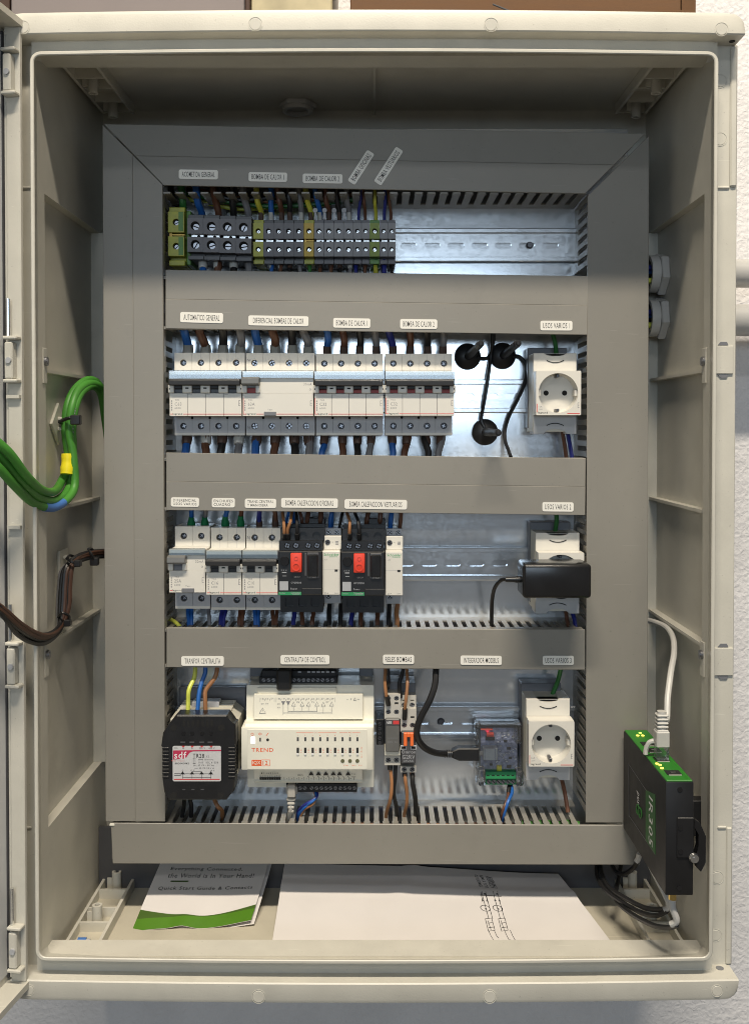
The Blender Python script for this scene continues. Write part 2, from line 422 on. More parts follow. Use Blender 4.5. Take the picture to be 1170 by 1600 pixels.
# ================================================================== cabinet
cab = thing('electrical_cabinet', 'open beige grey polyester cabinet fixed to the rough white wall', 'cabinet', (0, 200, -494))
def cp(name, bm, m='shell', parent=None, label=None, ang=35): return ob(name, bm, m, parent or cab, label, ang, world=True)
XI, XR, ZT, ZB = 297.0, 306.0, 328.0, -471.0
cp('back_panel', box(nb(), -312, 312, 205, 210, -500, 352))
RIBS = (53.0, -75.0, -197.0)
for s in (-1, 1):
    b = nb()
    def sx(a, c): return (min(s * a, s * c), max(s * a, s * c))
    box(b, *sx(XR, 312), 18, 205, -497, 352)
    box(b, *sx(XI, 301), 0, 17.8, -497, 352)
    box(b, *sx(XI, XR), 17.8, 19, -497, 352)
    box(b, *sx(XI, XR), 19, 205, 212, 352, 0)
    box(b, *sx(XI, XR), 19, 205, -497, -363)
    for z in RIBS: box(b, *sx(XI + 0.5, XR), 19, 205, z - 1.5, z + 1.5)
    box(b, *sx(XI - 6, XR), 188, 205, -362.9, 211.9)
    cp('side_wall', b)
    for z in (-208.0, 57.0):
        cp('screw_plate', box(nb(), *sx(XI - 1.2, XI), 10, 20, z - 16, z + 16, 0.6))
        b = nb(); cyl(b, (s * (XI - 1.2), 15, z + 4), 4.2, -s * 2.2, 'x', 14); cyl(b, (s * (XI - 3.2), 15, z + 4), 2.4, -s * 0.8, 'x', 10)
        cp('side_screw', b, 'bluesteel')
b = nb(); box(b, -XI, XI, 0, 27, ZT, 352); box(b, -XI, XI, 27, 205, 349, 352); cp('ceiling_panel', b)
cp('shade_strip', box(nb(), -296, 296, 172, 176, -493.8, -428), 'dgrey', label='added dark strip standing for shade across the back below the ducts')  # dark-coloured strip added in place of shade on the plate below the duct
cp('ceiling_rib', box(nb(), -1, 1, 27, 205, 344, 349))
b = nb(); box(b, -XI, XI, 0, 27, -497, ZB); cp('floor_lip', b); b = nb(); box(b, -XI, XI, 27, 205, -497, -494); cp('floor_panel', b, 'dusty')
# bright moulded lip round the opening
def lip_loop(e, r, f):
    hx, zb, zt = XI - 2.9 * f, ZB + 7.5 * f, ZT - 5.5 * f
    base = rrect(-hx - e, hx + e - 0.6, zb - e, zt + e, r, 6); out = []
    n = len(base)
    for i in range(n):
        p, q = base[i], base[(i + 1) % n]; out.append(p)
        if abs(p[0] - q[0]) > 100:
            for k in range(1, 12): out.append((p[0] + (q[0] - p[0]) * k / 12, p[1]))
    return [(x, z + (bow(x) if z > 200 else -bow(x) if z < -300 else 0)) for x, z in out]
b = nb()
rows = [[b.verts.new((x, y, z)) for x, z in lip_loop(e, r, f)] for e, r, f, y in ((0.3, 6, 0, 2), (0.2, 6, 1, -13.2), (0.9, 6.6, 1, -14), (2.9, 8.4, 1, -14), (3.6, 9, 1, -13.2), (3.6, 9, 0.3, 14))]
for A, C in zip(rows, rows[1:]):
    for k in range(len(A)): b.faces.new((A[k], A[(k + 1) % len(A)], C[(k + 1) % len(C)], C[k]))
cp('opening_lip', b)
# hoods above and below, bowed, with rounded ends; side flanges
def hood(sg, z0, z1):
    b = nb(); rows = []; xs = [-319, -318, -315.5, -311, -304] + [-290 + 20 * k for k in range(30)] + [304, 311, 315.5, 318, 319]
    for x in xs:
        d = max(0, abs(x) - 307) / 12.0; cut = 12 * (1 - math.sqrt(max(0, 1 - d * d)))
        zi, zo = sg * z0 + sg * bow(x), sg * (z1 - cut) + sg * bow(x)
        pr = [(14, zi), (-15, zi), (-16, zi + sg * 1), (-16, zo - sg * 5.5), (-14.8, zo - sg * 2.2), (-11.5, zo - sg * 0.5), (-8, zo), (14, zo)]
        rows.append([b.verts.new((x, y, z)) for y, z in pr])
    for A, C in zip(rows, rows[1:]):
        for k in range(8): b.faces.new((A[k], A[(k + 1) % 8], C[(k + 1) % 8], C[k]))
    b.faces.new(rows[0]); b.faces.new(rows[-1][::-1])
    return b
cp('top_hood', hood(1, 340, 360.5)); cp('bottom_ledge', hood(-1, 483, 503))
cp('groove_floor', box(nb(), -317, 317, 14, 18, 331, 352)); cp('groove_floor', box(nb(), -317, 317, 14, 18, -500, -474))
for s in (-1, 1):
    b = nb()
    box(b, *sorted((s * 301.5, s * 322)), 8, 17, -484, 341, 0.8)
    box(b, *sorted((s * 315, s * 321)), 5.5, 8, 215, 339, 1.6); box(b, *sorted((s * 304, s * 315)), 6.4, 8, 213.4, 216, 0.8)
    box(b, *sorted((s * 316, s * 321)), 6.2, 8, -482, -358, 1.2); box(b, *sorted((s * 308, s * 316)), 6.6, 8, -359.4, -357, 0.8)
    cp('side_flange', b)
    cp('outer_side', box(nb(), *sorted((s * 312.5, s * 320)), 18, 226, -500, 356))
cp('outer_top', box(nb(), -320, 320, 18.2, 226, 352.2, 360))
cp('outer_bottom', box(nb(), -320, 320, 18.2, 226, -503, -497.2))
for px, py, yf, r in ((36, 42, -16, 6), (399, 37, -16, 6.2), (767, 38, -16, 6.2), (1127, 45, -16, 6), (404, 1558, -16, 6.2), (765, 1558, -16, 6.2), (1120, 1549, -16, 5.4), (45, 1548, -16, 5.2), (1125, 126, 8, 6.2), (1125, 217, 8, 6.2), (1120, 1372, 8, 6.2), (1118, 1462, 8, 5.8)):
    p = W(px, py, yf)
    b = nb(); cyl(b, (p.x, yf + 0.2, p.z), r - 0.9, -0.55, 'y', 24, r - 1.3); ring(b, (p.x, yf + 0.2, p.z), r - 0.4, r, -0.5, 'y', 24)
    cp('screw_cover', b)
p = W(1119, 1517, -2); cp('drain_hole', cyl(nb(), (309, 2, -482.9 + 0.3), 3.4, -0.6, 'z', 14), 'mgrey')
p = W(1149, 72, -2); cp('drain_hole', cyl(nb(), (313, -2, 339.9 + 1.0), 2.6, -1.5, 'z', 12), 'void')
for py in (562, 1034):
    p = W(1130, py, 7)
    lt = cp('latch_cover', box(nb(), p.x - 9.5, p.x + 8.6, 6.2, 8.2, p.z - 12.5, p.z + 12.5, 0.5), 'shell')
    for q in (-1, 1):
        ob('latch_slot', prism(nb(), [(p.x - 5, p.z + q * 13), (p.x + 4.5, p.z + q * 13), (p.x + 3, p.z + q * 16), (p.x - 2.5, p.z + q * 16)], 'y', 6.9, 8.4), 'mgrey', lt, world=True)
# corner brackets with screw bosses
for s in (-1, 1):
    for zf, sg in ((-494.0, 1), (349.0, -1)):
        b = nb(); zt = zf + sg * 10
        for a, c in ((258, 261), (289, 292)): box(b, *sorted((s * a, s * c)), 28, 186, *sorted((zf, zt)))
        for y in (84, 112, 150, 183): box(b, *sorted((s * 261, s * 289)), y - 1.2, y + 1.2, *sorted((zf, zt - sg * 0.4)))
        br = cp('corner_bracket', b)
        for y in (99, 170):
            k = nb(); ring(k, (s * 276.5, y, zf), 2.6, 5.0, sg * 19, 'z', 18); cyl(k, (s * 276.5, y, zf), 2.7, sg * 12, 'z', 12)
            box(k, s * 276.5 - 10, s * 276.5 - 5, y - 1, y + 1, *sorted((zf, zf + sg * 12)))
            ob('boss', k, 'shell', br, world=True)
# the open door: a tray hinged on the left, swung towards the viewer


hinge = Vector((-302.0, -13.0, 0)); dang = math.radians(9)
def dx(bm):
    """door numbers: x = across the tray depth, y = away from the hinge, to world mm"""
    n = Vector((math.cos(dang), -math.sin(dang), 0)); u = Vector((-math.sin(dang), -math.cos(dang), 0))
    for v in bm.verts: v.co = hinge + n * v.co.x + u * v.co.y + Vector((0, 0, v.co.z))
    return bm
door = cp('door', dx(box(nb(), -28, -19.6, -6, 300, -490, 352)), 'shell', label='open door swung far to the left')
dp = lambda n, bm, m='shell': ob(n, dx(bm), m, door, world=True)
dp('door_return', box(nb(), -15, -2, 1, 5, -484, 346, 0.5))
dp('door_bead', box(nb(), -17.6, -15.1, -3, 4, -482, 344, 0.5))
dp('door_return', box(nb(), -19.5, 0, -4, 300, -490, -484.2)); dp('door_return', box(nb(), -19.5, 0, -4, 300, 346.2, 352))
M['doorpaint'] = mat('door_inner_panel_paint', (0.62, 0.63, 0.64), 0.4, 0, 0.02, 20)
dp('door_inner_panel', box(nb(), -19.5, -18.6, 6, 290, -478, 340, 0.3), 'doorpaint')
dp('door_gasket', box(nb(), -19.5, -17.7, 0.5, 5.8, -481, 343), 'gasket')
for z in (303, 57, -207, -455):
    hg = dp('hinge', box(nb(), -14, -6.5, 5.2, 13, z - 14, z + 18, 1.2))
    for q in (-17, 20): ob('hinge_lug', dx(box(nb(), -15, -2, 5.1, 14, z + q, z + q + 3, 0.8)), 'shell', hg, world=True)
    ob('hinge_button', dx(cyl(nb(), (-9.5, 13.0, z + 2), 2.6, 1.4, 'y', 12)), 'lgrey', hg, world=True)
    if z < 100: ob('hinge_pin', dx(cyl(nb(), (-12, 9, z + 23.2), 1.8, 32, 'z', 10)), 'steel', hg, world=True)
for z in (28, -85): dp('door_rib', box(nb(), -14.5, -2.5, 5.1, 9, z - 1.5, z + 1.5))
# ================================================================== mounting plate and rails
plate = tag(ob('mounting_plate', box(nb(), -268, 268, 169, 171.5, -432, 318, 0.4), 'zinc'), 'bluish galvanised steel mounting plate behind the rails and ducts', 'mounting plate')
def make_rail(z, x_first, label, screw_x):
    t = thing('mounting_rail', label, 'rail', (0, 169, z), 'steel rails across the mounting plate')
    b = nb(); x0, x1 = -213.0, 213.0
    holes = []; x = x_first
    while x > x0 + 12: x -= 25
    while x < x1 - 10:
        if x > x0 + 10: holes.append(obround(x, 0, 17.5, 6.3))
        x += 25
    holed(b, [(x0, -13), (x1, -13), (x1, 13), (x0, 13)], holes, -3.0, -0.2, outer_walls=True)
    for sg in (-1, 1):
        prism(b, [(-1.6, sg * 12.3), (-7.3, sg * 12.5), (-7.9, sg * 13.1), (-7.9, sg * 16.6), (-7.2, sg * 17.5), (-6.4, sg * 17.5), (-6.4, sg * 13.8), (-0.3, sg * 13.8)], 'x', x0, x1)
    ob('rail_profile', b, 'railzinc', t, ang=35)
    for sx_ in screw_x:
        k = nb(); cyl(k, (sx_, -2.9, 0.5), 3.8, -2.6, 'y', 14, 2.6); ob('rail_screw', k, 'darksteel', t)
    return t
zr = lambda py: H(585, py, 1).z
make_rail(zr(384), 36, 'steel rail with the terminal blocks, topmost in the cabinet', [(826 - 585) / 1.47])
make_rail(zr(619), 97 - 25, 'steel rail behind the row of white four pole breakers and thin black cables', [])
make_rail(zr(880), 33, 'steel rail behind the two red button motor switches and black power adapter', [])
make_rail(zr(1127), 72 - 22, 'steel rail behind the cream controller and clear circuit case', [(689 - 585) / 1.47])
# ================================================================== wiring ducts
HC = 66.0
def quad(pts, h):
    return [(lambda v: (v.x, v.z))(H(px, py, h)) for px, py in pts]
finger_src = {}
def fingers(parent, axis, fixed, a0, a1, pitch, wd, h0=17, h1=63.5, th=1.6):
    """the teeth of a slotted duct wall, each a part; axis 'x': teeth along x in the wall z = fixed; 'z': along z in the wall x = fixed"""
    key = (axis, wd, h0, h1)
    rl = root_loc(parent)
    n = int((a1 - a0) / pitch)
    for k in range(n + 1):
        a = a0 + k * pitch
        loc = (a - rl.x, PLATE - rl.y, fixed - rl.z) if axis == 'x' else (fixed - rl.x, PLATE - rl.y, a - rl.z)
        if key not in finger_src:
            b = nb()
            hp = [(-wd / 2, -h0), (-wd / 2, -h1 + 9), (-wd / 2 - 0.7, -h1 + 7), (-wd / 2 - 0.7, -h1 + 4), (-wd / 2, -h1), (wd / 2, -h1), (wd / 2 + 0.7, -h1 + 4), (wd / 2 + 0.7, -h1 + 7), (wd / 2, -h1 + 9), (wd / 2, -h0)]
            if axis == 'x': prism(b, hp, 'z', -th / 2, th / 2)
            else: prism(b, [(q, p) for p, q in hp], 'x', -th / 2, th / 2)
            o = ob('duct_finger', b, 'duct', parent); o.location = Vector(loc) * S
            finger_src[key] = o
        else: dup_mesh(finger_src[key], 'duct_finger', parent, loc)
def make_duct(label, pts, split=None):
    q = quad(pts, HC); cx = sum(p[0] for p in q) / 4; cz = sum(p[1] for p in q) / 4
    t = thing('wiring_duct', label, 'wiring duct', (cx, PLATE, cz), 'grey slotted wiring ducts')
    b = nb()
    y0, y1 = PLATE - HC, PLATE - HC + 2.0
    if split:      # a faint fold runs along the lid
        f = split; L = lambda p, c: (p[0] + (c[0] - p[0]) * f, p[1] + (c[1] - p[1]) * f)
        if abs(q[1][0] - q[0][0]) > abs(q[3][1] - q[0][1]): m0, m1 = L(q[0], q[3]), L(q[1], q[2]); A, C = [q[0], q[1], m1, m0], [m0, m1, q[2], q[3]]
        else: m0, m1 = L(q[0], q[1]), L(q[3], q[2]); A, C = [q[0], m0, m1, q[3]], [m0, q[1], q[2], m1]
        prism(b, A, 'y', y0, y1, 0.4); prism(b, C, 'y', y0 - 0.35, y1, 0.4)
    else: prism(b, q, 'y', y0, y1, 0.5)
    ob('duct_lid', b, 'duct', t, world=True)
    return t, q
def wall_strip(t, x0, x1, z0, z1):
    ob('duct_wall', box(nb(), x0, x1, PLATE - 17, PLATE - 0.1, z0, z1), 'duct', t, world=True)
def lid_return(t, x0, x1, z0, z1):
    ob('lid_edge', box(nb(), x0, x1, PLATE - HC + 2, PLATE - HC + 11, z0, z1), 'duct', t, world=True)
DU = {}
d, q = make_duct('vertical grey duct on the left with mitred upper end', [(160, 194), (254, 288), (258, 1284), (165, 1284)], 0.5); DU['L'] = d
xl = q[1][0] - 1.0
for z0, z1 in ((170, 235), (-22, 97), (-196, -84), (-384, -236)):
    wall_strip(d, xl - 1.8, xl - 0.2, z0, z1); fingers(d, 'z', xl - 1, z0 + 3, z1, 10.6, 5.4)
wall_strip(d, q[0][0] + 2, q[0][0] + 3.6, -384, 292); lid_return(d, xl + 0.1, xl + 1.2, -385, 236)
d, q = make_duct('vertical grey duct on the right with open mitre gap', [(1014, 211), (1011, 1286), (915, 1286), (918, 306)][::-1], None); DU['R'] = d
xr = q[0][0] + 1.0
for z0, z1 in ((164, 232), (-28, 92), (-198, -88), (-386, -238)):
    wall_strip(d, xr + 0.2, xr + 1.8, z0, z1); fingers(d, 'z', xr + 1, z0 + 3, z1, 10.6, 5.4)
wall_strip(d, 266, 267.6, -384, 280)
d, q = make_duct('dark shaded horizontal grey duct along the top', [(162, 193), (1008, 208), (914, 302), (256, 289)], 0.52); DU['T'] = d
zt_ = q[2][1] + 1.5
wall_strip(d, -211, 211, zt_ - 0.8, zt_ + 0.8); fingers(d, 'x', zt_, -206, 209, 12.5, 7.2)
ob('duct_wall', box(nb(), -266, 264, PLATE - 62, PLATE - 0.1, 289.5, 291), 'duct', d, world=True)
for key, lab, pts, sp in (('1', 'horizontal duct lid under the terminal blocks above the white breakers', [(258.6, 421), (919, 431), (917, 523), (258.6, 513)], 0.5),
                      ('2', 'horizontal duct lid across the middle between second and third rows', [(259.6, 707), (915, 716), (914, 805), (260, 797)], 0.5),
                      ('3', 'narrow horizontal duct lid above the cream controller', [(260, 981), (914, 984), (914, 1047), (260, 1043)], None)):
    d, q = make_duct(lab, pts, sp); DU[key] = d
    zu = min(q[0][1], q[1][1]) - 1.6; zl = max(q[2][1], q[3][1]) + 1.6
    for z in (zu, zl):
        wall_strip(d, -211, 211, z - 0.8, z + 0.8); fingers(d, 'x', z, -207, 209, 9.5, 5.0)
    lid_return(d, -209, 208.5, zu + 1.0, zu + 2.0); lid_return(d, -209, 208.5, zl - 2.0, zl - 1.0)
d, q = make_duct('horizontal grey duct along the bottom above the papers', [(173, 1286.5), (999, 1290), (999, 1352), (176, 1350)], None); DU['B'] = d
zu = min(q[0][1], q[1][1]) - 1.0
wall_strip(d, -211, 211, zu - 0.8, zu + 0.8); fingers(d, 'x', zu, -207, 209, 9.5, 5.0)
ob('duct_wall', box(nb(), -258, 255, PLATE - 62, PLATE - 0.1, q[2][1] + 2, q[2][1] + 3.6), 'duct', d, world=True)
ob('end_cap', box(nb(), q[0][0] + 0.5, q[0][0] + 2, PLATE - HC + 2, PLATE - 1, q[3][1] + 4, q[0][1] - 1), 'duct', d, world=True)
ob('lid_edge', box(nb(), q[0][0] - 1.2, q[0][0] + 4, PLATE - HC - 1, PLATE - HC + 3, q[0][1] - 3, q[0][1] - 0.4, 0.6), 'mount', d, world=True)
# ------------------------------------------------------------------ stickers
ST = [('T', 'ACOMETIDA GENERAL', 310, 272, 61, 14.5, 1), ('T', 'BOMBA DE CALOR 1', 418.5, 276, 60, 14.5, 1), ('T', 'BOMBA DE CALOR 2', 504, 278.5, 62, 14.5, 1), ('T', 'BOMBA OFICINAS', 564, 261, 57, 13.5, -57), ('T', 'BOMBA VESTUARIOS', 607, 259, 64, 13.5, -57),
      ('1', 'AUTOMATICO GENERAL', 315, 496, 67, 16, 1.5), ('1', 'DIFERENCIAL BOMBAS DE CALOR', 435, 501, 94, 15.5, 1), ('1', 'BOMBA DE CALOR 1', 549.5, 504.5, 58, 15, 1), ('1', 'BOMBA DE CALOR 2', 654, 506, 58, 15, 0.6), ('1', 'USOS VARIOS 1', 869, 508.5, 50, 15, 0.3),
      ('2', 'DIFERENCIAL\nUSOS VARIOS', 289, 784.5, 44, 14.5, 1), ('2', 'ENCHUFES\nCUADRO', 349, 785.5, 36, 14.5, 0.5), ('2', 'TRANS.CENTRAL\nY MANIOBRA', 407, 786.5, 49, 14.5, 0.5), ('2', 'BOMBA CALEFACCION OFICINAS', 483.5, 786, 89, 15, 0.6), ('2', 'BOMBA CALEFACCION VESTUARIOS', 587, 788, 98, 15, 0.8), ('2', 'USOS VARIOS 2', 871.5, 792, 49, 14.5, 0.5),
      ('3', 'TRANFOR CENTRALITA', 316.5, 1033, 67, 15, 0), ('3', 'CENTRALITA DE CONTROL', 476.5, 1031, 77, 14.5, 0), ('3', 'RELES BOMBAS', 622.5, 1030.5, 49, 14.5, 0.3), ('3', 'INTEGRADOR MODBUS', 751.5, 1032, 65, 14.5, 0.5), ('3', 'USOS VARIOS 3', 872, 1032, 49, 14.5, 0)]
for dk, s, px, py, pw, ph, a in ST:
    c = H(px, py, HC + 0.6); k = 1 / 1.58; wd, ht = pw * k, ph * k
    st = ob('name_sticker', prism(nb(), rrect(-wd / 2, wd / 2, -ht / 2, ht / 2, 1.8, 3), 'y', -0.25, 0.25), 'sticker', DU[dk], 'white sticker reading ' + s.replace('\n', ' '))
    rl = root_loc(DU[dk]); st.location = (c - rl) * S; st.rotation_euler = (0, math.radians(a), 0)
    two = '\n' in s
    print_on(st, [(s, 0, 0, wd * 0.84, ht * (0.68 if two else 0.56), 0, 0.0025)], -0.32, 'ink')
# ================================================================== stored boxes above, conduits at the side
def stored(name, label, cat, x0, x1, y0, z0, m, seam=None, group=None):
    t = thing(name, label, cat, ((x0 + x1) / 2, y0 + 40, z0), group)
    ob('box_body', box(nb(), x0, x1, y0, y0 + 150, z0, z0 + 120, 1.2), m, t, world=True)
    if seam: ob('box_flap', box(nb(), *seam), m, t, world=True)
    return t
ZC = 361.0
X = lambda px, y: W(px, 10, y).x
stored('storage_box', 'mauve grey board box on top of the cabinet at the left', 'box', X(17, 30), X(382, 30), 30, ZC, 'gcard', (X(17, 30), X(382, 30), 28.4, 29.8, ZC + 6, ZC + 8))
stored('wrapped_pack', 'beige glossy wrapped pack on the cabinet between two boxes', 'pack', X(392, 34), X(519, 34), 34, ZC, 'bcard', (X(392, 34), X(519, 34), 32.4, 33.8, ZC + 1, ZC + 2.5))
tag(ob('divider_board', box(nb(), X(383.5, 28), X(390, 28), 28, 150, ZC, ZC + 110, 0.5), 'dcard'), 'thin dark brown board standing beside the beige wrapped pack', 'board')
origin_mesh(bpy.data.objects['divider_board'])
cb = stored('cardboard_box', 'brown cardboard box with dark right side on top of the cabinet', 'box', X(547, 30), X(1064, 30), 30, ZC, 'card', (X(547, 30), X(1064, 30), 28.6, 29.8, ZC + 18, ZC + 19.5))
ob('torn_strap', tube(nb(), [W(770, 6, 24), W(780, 10, 22), W(796, 16.5, 20)], 0.9, 6), 'gasket', cb, world=True)
ob('box_flap', prism(nb(), [(X(1065, 30), 30), (X(1095, 20), 34), (X(1096, 20), 60), (X(1066, 30), 180)], 'z', ZC + 2, ZC + 120), 'card', cb, world=True)
tag(origin_mesh(ob('corner_board', box(nb(), X(-30, 40), X(15, 40), 40, 160, ZC, ZC + 110, 0.5), 'dcard')), 'dark brown board at the far upper left behind the door', 'board')
for py, r, lab in ((427, 15.0, 'upper grey conduit running into the cabinet side'), (500, 17.0, 'lower grey conduit running into the cabinet side')):
    c = W(1150, py, 165)
    t = thing('conduit', lab, 'conduit', (360, 165, c.z), 'grey conduits at the right side of the cabinet')
    ob('conduit_pipe', cyl(nb(), (322, 165, c.z), r, 300, 'x', 24), 'pipe', t, world=True)
    ob('conduit_collar', cyl(nb(), (320.5, 165, c.z), r + 2.2, 7, 'x', 24), 'pipe', t, world=True)
# ================================================================== terminal blocks, first row
M['wellscrew'] = mat('well_shade_screw', (0.05, 0.05, 0.055), 0.35, 0.7)  # screw colour darkened to stand for the shade inside the well
def slot_screw(name, parent, x, y, z, r, m='bluesteel', a=0.6, cross=False):
    b = nb(); cyl(b, (0, 0, 0), r, -0.5, 'y', 14, r * 0.92)
    o = ob(name, b, m, parent); o.location = Vector((x, y, z)) * S
    if m == 'wellscrew': r *= 0.7
    k = nb(); box(k, -r * 0.9, r * 0.9, -0.62, -0.4, -r * 0.16, r * 0.16)
    if cross: box(k, -r * 0.16, r * 0.16, -0.63, -0.4, -r * 0.9, r * 0.9)
    k.transform(Matrix.Rotation(a, 4, 'Y')); ob('screw_slot', k, 'void' if m != 'wellscrew' else 'bluesteel', o)  # in wells the cross is pale, a painted glint
    return o
def make_terminal(label, x, z, wd, ht, hh, m, m2, rr, bar, group):
    t = thing('terminal_block', label, 'terminal block', (x, PLATE, z), group)
    w2, h2 = wd / 2 - 0.15, ht / 2
    b = nb(); box(b, -w2, w2, -hh + 12, -7, -h2 * 0.98, h2 * 0.98, 0.5)
    box(b, -w2, w2, -hh + 4, -hh + 12, -h2, -h2 * 0.82, 0.4); box(b, -w2, w2, -hh + 5, -hh + 12, h2 * 0.84, h2, 0.4)
    ob('terminal_body', b, m2, t)
    scr = []
    for sg, zc, hgt in ((1, h2 * 0.46, h2 * 0.70), (-1, -h2 * 0.36, h2 * 0.66)):
        b = nb()
        holed(b, [(-w2, zc - hgt / 2), (w2, zc - hgt / 2), (w2, zc + hgt / 2), (-w2, zc + hgt / 2)], [circ(0, zc, rr, 14)], -hh, -hh + 11.9, outer_walls=True)
        ob('clamp_housing', b, m, t)
        slot_screw('clamp_screw', t, 0.1 * rr, -hh + 3.6, zc - 0.15 * rr, rr * 0.74, a=random.uniform(-1.2, 1.2), m='bluesteel' if rr > 3 else 'steel')
        ob('clamp_well', cyl(nb(), (0, -hh + 4.9, zc), rr * 1.02, -1, 'y', 14), 'void', t)
    zc = h2 * 0.06
    if bar == 'plate':
        b = nb(); holed(b, [(-w2 * 0.55, zc - h2 * 0.13), (w2 * 0.95, zc - h2 * 0.13), (w2 * 0.95, zc + h2 * 0.12), (-w2 * 0.55, zc + h2 * 0.12)], [circ(w2 * 0.35, zc - h2 * 0.04, wd * 0.11, 10)], -hh + 5, -hh + 8)
        ob('current_bar', b, 'steel', t)
        ob('bar_hole', cyl(nb(), (w2 * 0.35, -hh + 7.9, zc - h2 * 0.04), wd * 0.12, -1.5, 'y', 10), 'void', t)
    elif bar == 'tee':
        b = nb(); box(b, -w2 * 0.55, -w2 * 0.2, -hh + 4, -hh + 8, zc - h2 * 0.13, zc + h2 * 0.14); box(b, -w2 * 0.2, w2 * 0.9, -hh + 4.2, -hh + 8, zc - h2 * 0.06, zc + h2 * 0.02)
        ob('current_bar', b, 'steel', t)
    else:
        b = nb()
        for q in (-0.16, 0, 0.16): box(b, -w2 * 0.6, w2 * 0.95, -hh + 5, -hh + 9, zc + h2 * q - 0.7, zc + h2 * q + 0.7)
        box(b, -w2 * 0.95, -w2 * 0.6, -hh + 4, -hh + 10, zc - h2 * 0.2, zc + h2 * 0.2)
        ob('current_bar', b, 'brass', t)
    return t
def tb(px0, px1, py0, py1, hh): a = R(px0, py0, px1, py1, hh); return (a[0] + a[1]) / 2, (a[2] + a[3]) / 2, a[1] - a[0], a[3] - a[2]
GT = 'terminal blocks on the topmost rail'
x, z, wd, ht = tb(262.5, 287.5, 321.5, 413.5, 52)
t = make_terminal('large yellow green earth terminal at the left end of the top rail', x, z, wd, ht, 52, 'yg', 'yg', 3.4, 'brass', GT)
ob('green_stripe', box(nb(), wd / 2 - 0.1, wd / 2 + 4.5, -40, -8, -ht / 2 + 2, ht / 2 - 2, 0.6), 'egreen', t)
ob('green_stripe', box(nb(), wd / 2 - 5.5, wd / 2 - 1, -52.4, -51.8, ht * 0.08, ht * 0.40, 0.1), 'egreen', t)
ob('green_stripe', box(nb(), wd / 2 - 5.5, wd / 2 - 1, -52.4, -51.8, -ht * 0.33, -ht * 0.03, 0.1), 'egreen', t)
for k, px in enumerate((292.4, 317.5, 342.6, 367.8)):
    x, z, wd, ht = tb(px, px + 25.0, 333 + k * 0.8, 404 + k * 0.8, 50)
    make_terminal('large dark grey terminal, %s of the four wide ones after the big earth terminal' % ORD[k], x, z, wd, ht, 50, 'tgrey', 'dgrey', 4.6, 'plate', GT)
SM = [(395.2, 411.4, 'yg', 'yg', 'tee', 'yellow green earth terminal next to the four large dark terminals')]
SM += [(411.6 + 15.7 * k, 427.3 + 15.7 * k, 'tgrey', 'dgrey', 'tee', 'small dark grey terminal, %s after the yellow green earth terminal under BOMBA DE CALOR 1' % ORD[k]) for k in range(4)]
SM += [(474.6, 490.4, 'orangey', 'yg', 'brass', 'orange yellow earth terminal under the BOMBA DE CALOR 2 sticker')]
SM += [(490.6 + 15.35 * k, 505.9 + 15.35 * k, 'lgreyt', 'tgrey', 'plate', 'light grey terminal, %s after the orange yellow earth terminal' % ORD[k]) for k in range(4)]
SM += [(552.1 + 12.6 * k, 564.6 + 12.6 * k, 'lgreyt', 'tgrey', 'tee', 'narrow grey terminal, %s of the pair left of the last green earth terminal' % ORD[k]) for k in range(2)]
SM += [(577.4, 593.0, 'egreeny', 'egreen', 'tee', 'olive green earth terminal near the right end of the terminal row')]
SM += [(593.2 + 12.5 * k, 605.6 + 12.5 * k, 'lgreyt', 'tgrey', 'tee', ('narrow grey terminal just right of the olive green earth terminal', 'narrow grey terminal at the far right end of the terminal row')[k]) for k in range(2)]
M['lgreyt'] = mat('light_terminal_grey', (0.25, 0.255, 0.27), 0.5, 0, 0.05, 80)
M['egreeny'] = mat('olive_earth_plastic', (0.19, 0.26, 0.03), 0.45, 0, 0.2, 160)
for a, c, m, m2, bar, lab in SM:
    x, z, wd, ht = tb(a, c, 341.5, 411, 46)
    make_terminal(lab, x, z, wd, ht, 46, m, m2, 2.6 if wd > 9 else 2.3, bar, GT)
tg = thing('cable_tie_tag', 'row of small pale marker tags above the light grey terminals', 'marker', H(518, 336, 38), None)
for px in (492.5, 507, 522, 537.5):
    c = H(px, 333, 40); k = nb(); box(k, c.x - 0.9, c.x + 0.9, c.y, c.y + 1, c.z - 6, c.z + 2); cyl(k, (c.x, c.y + 1.2, c.z + 3.2), 2.4, -1.6, 'y', 12)
    ob('marker_tag', k, 'lgrey', tg, world=True)
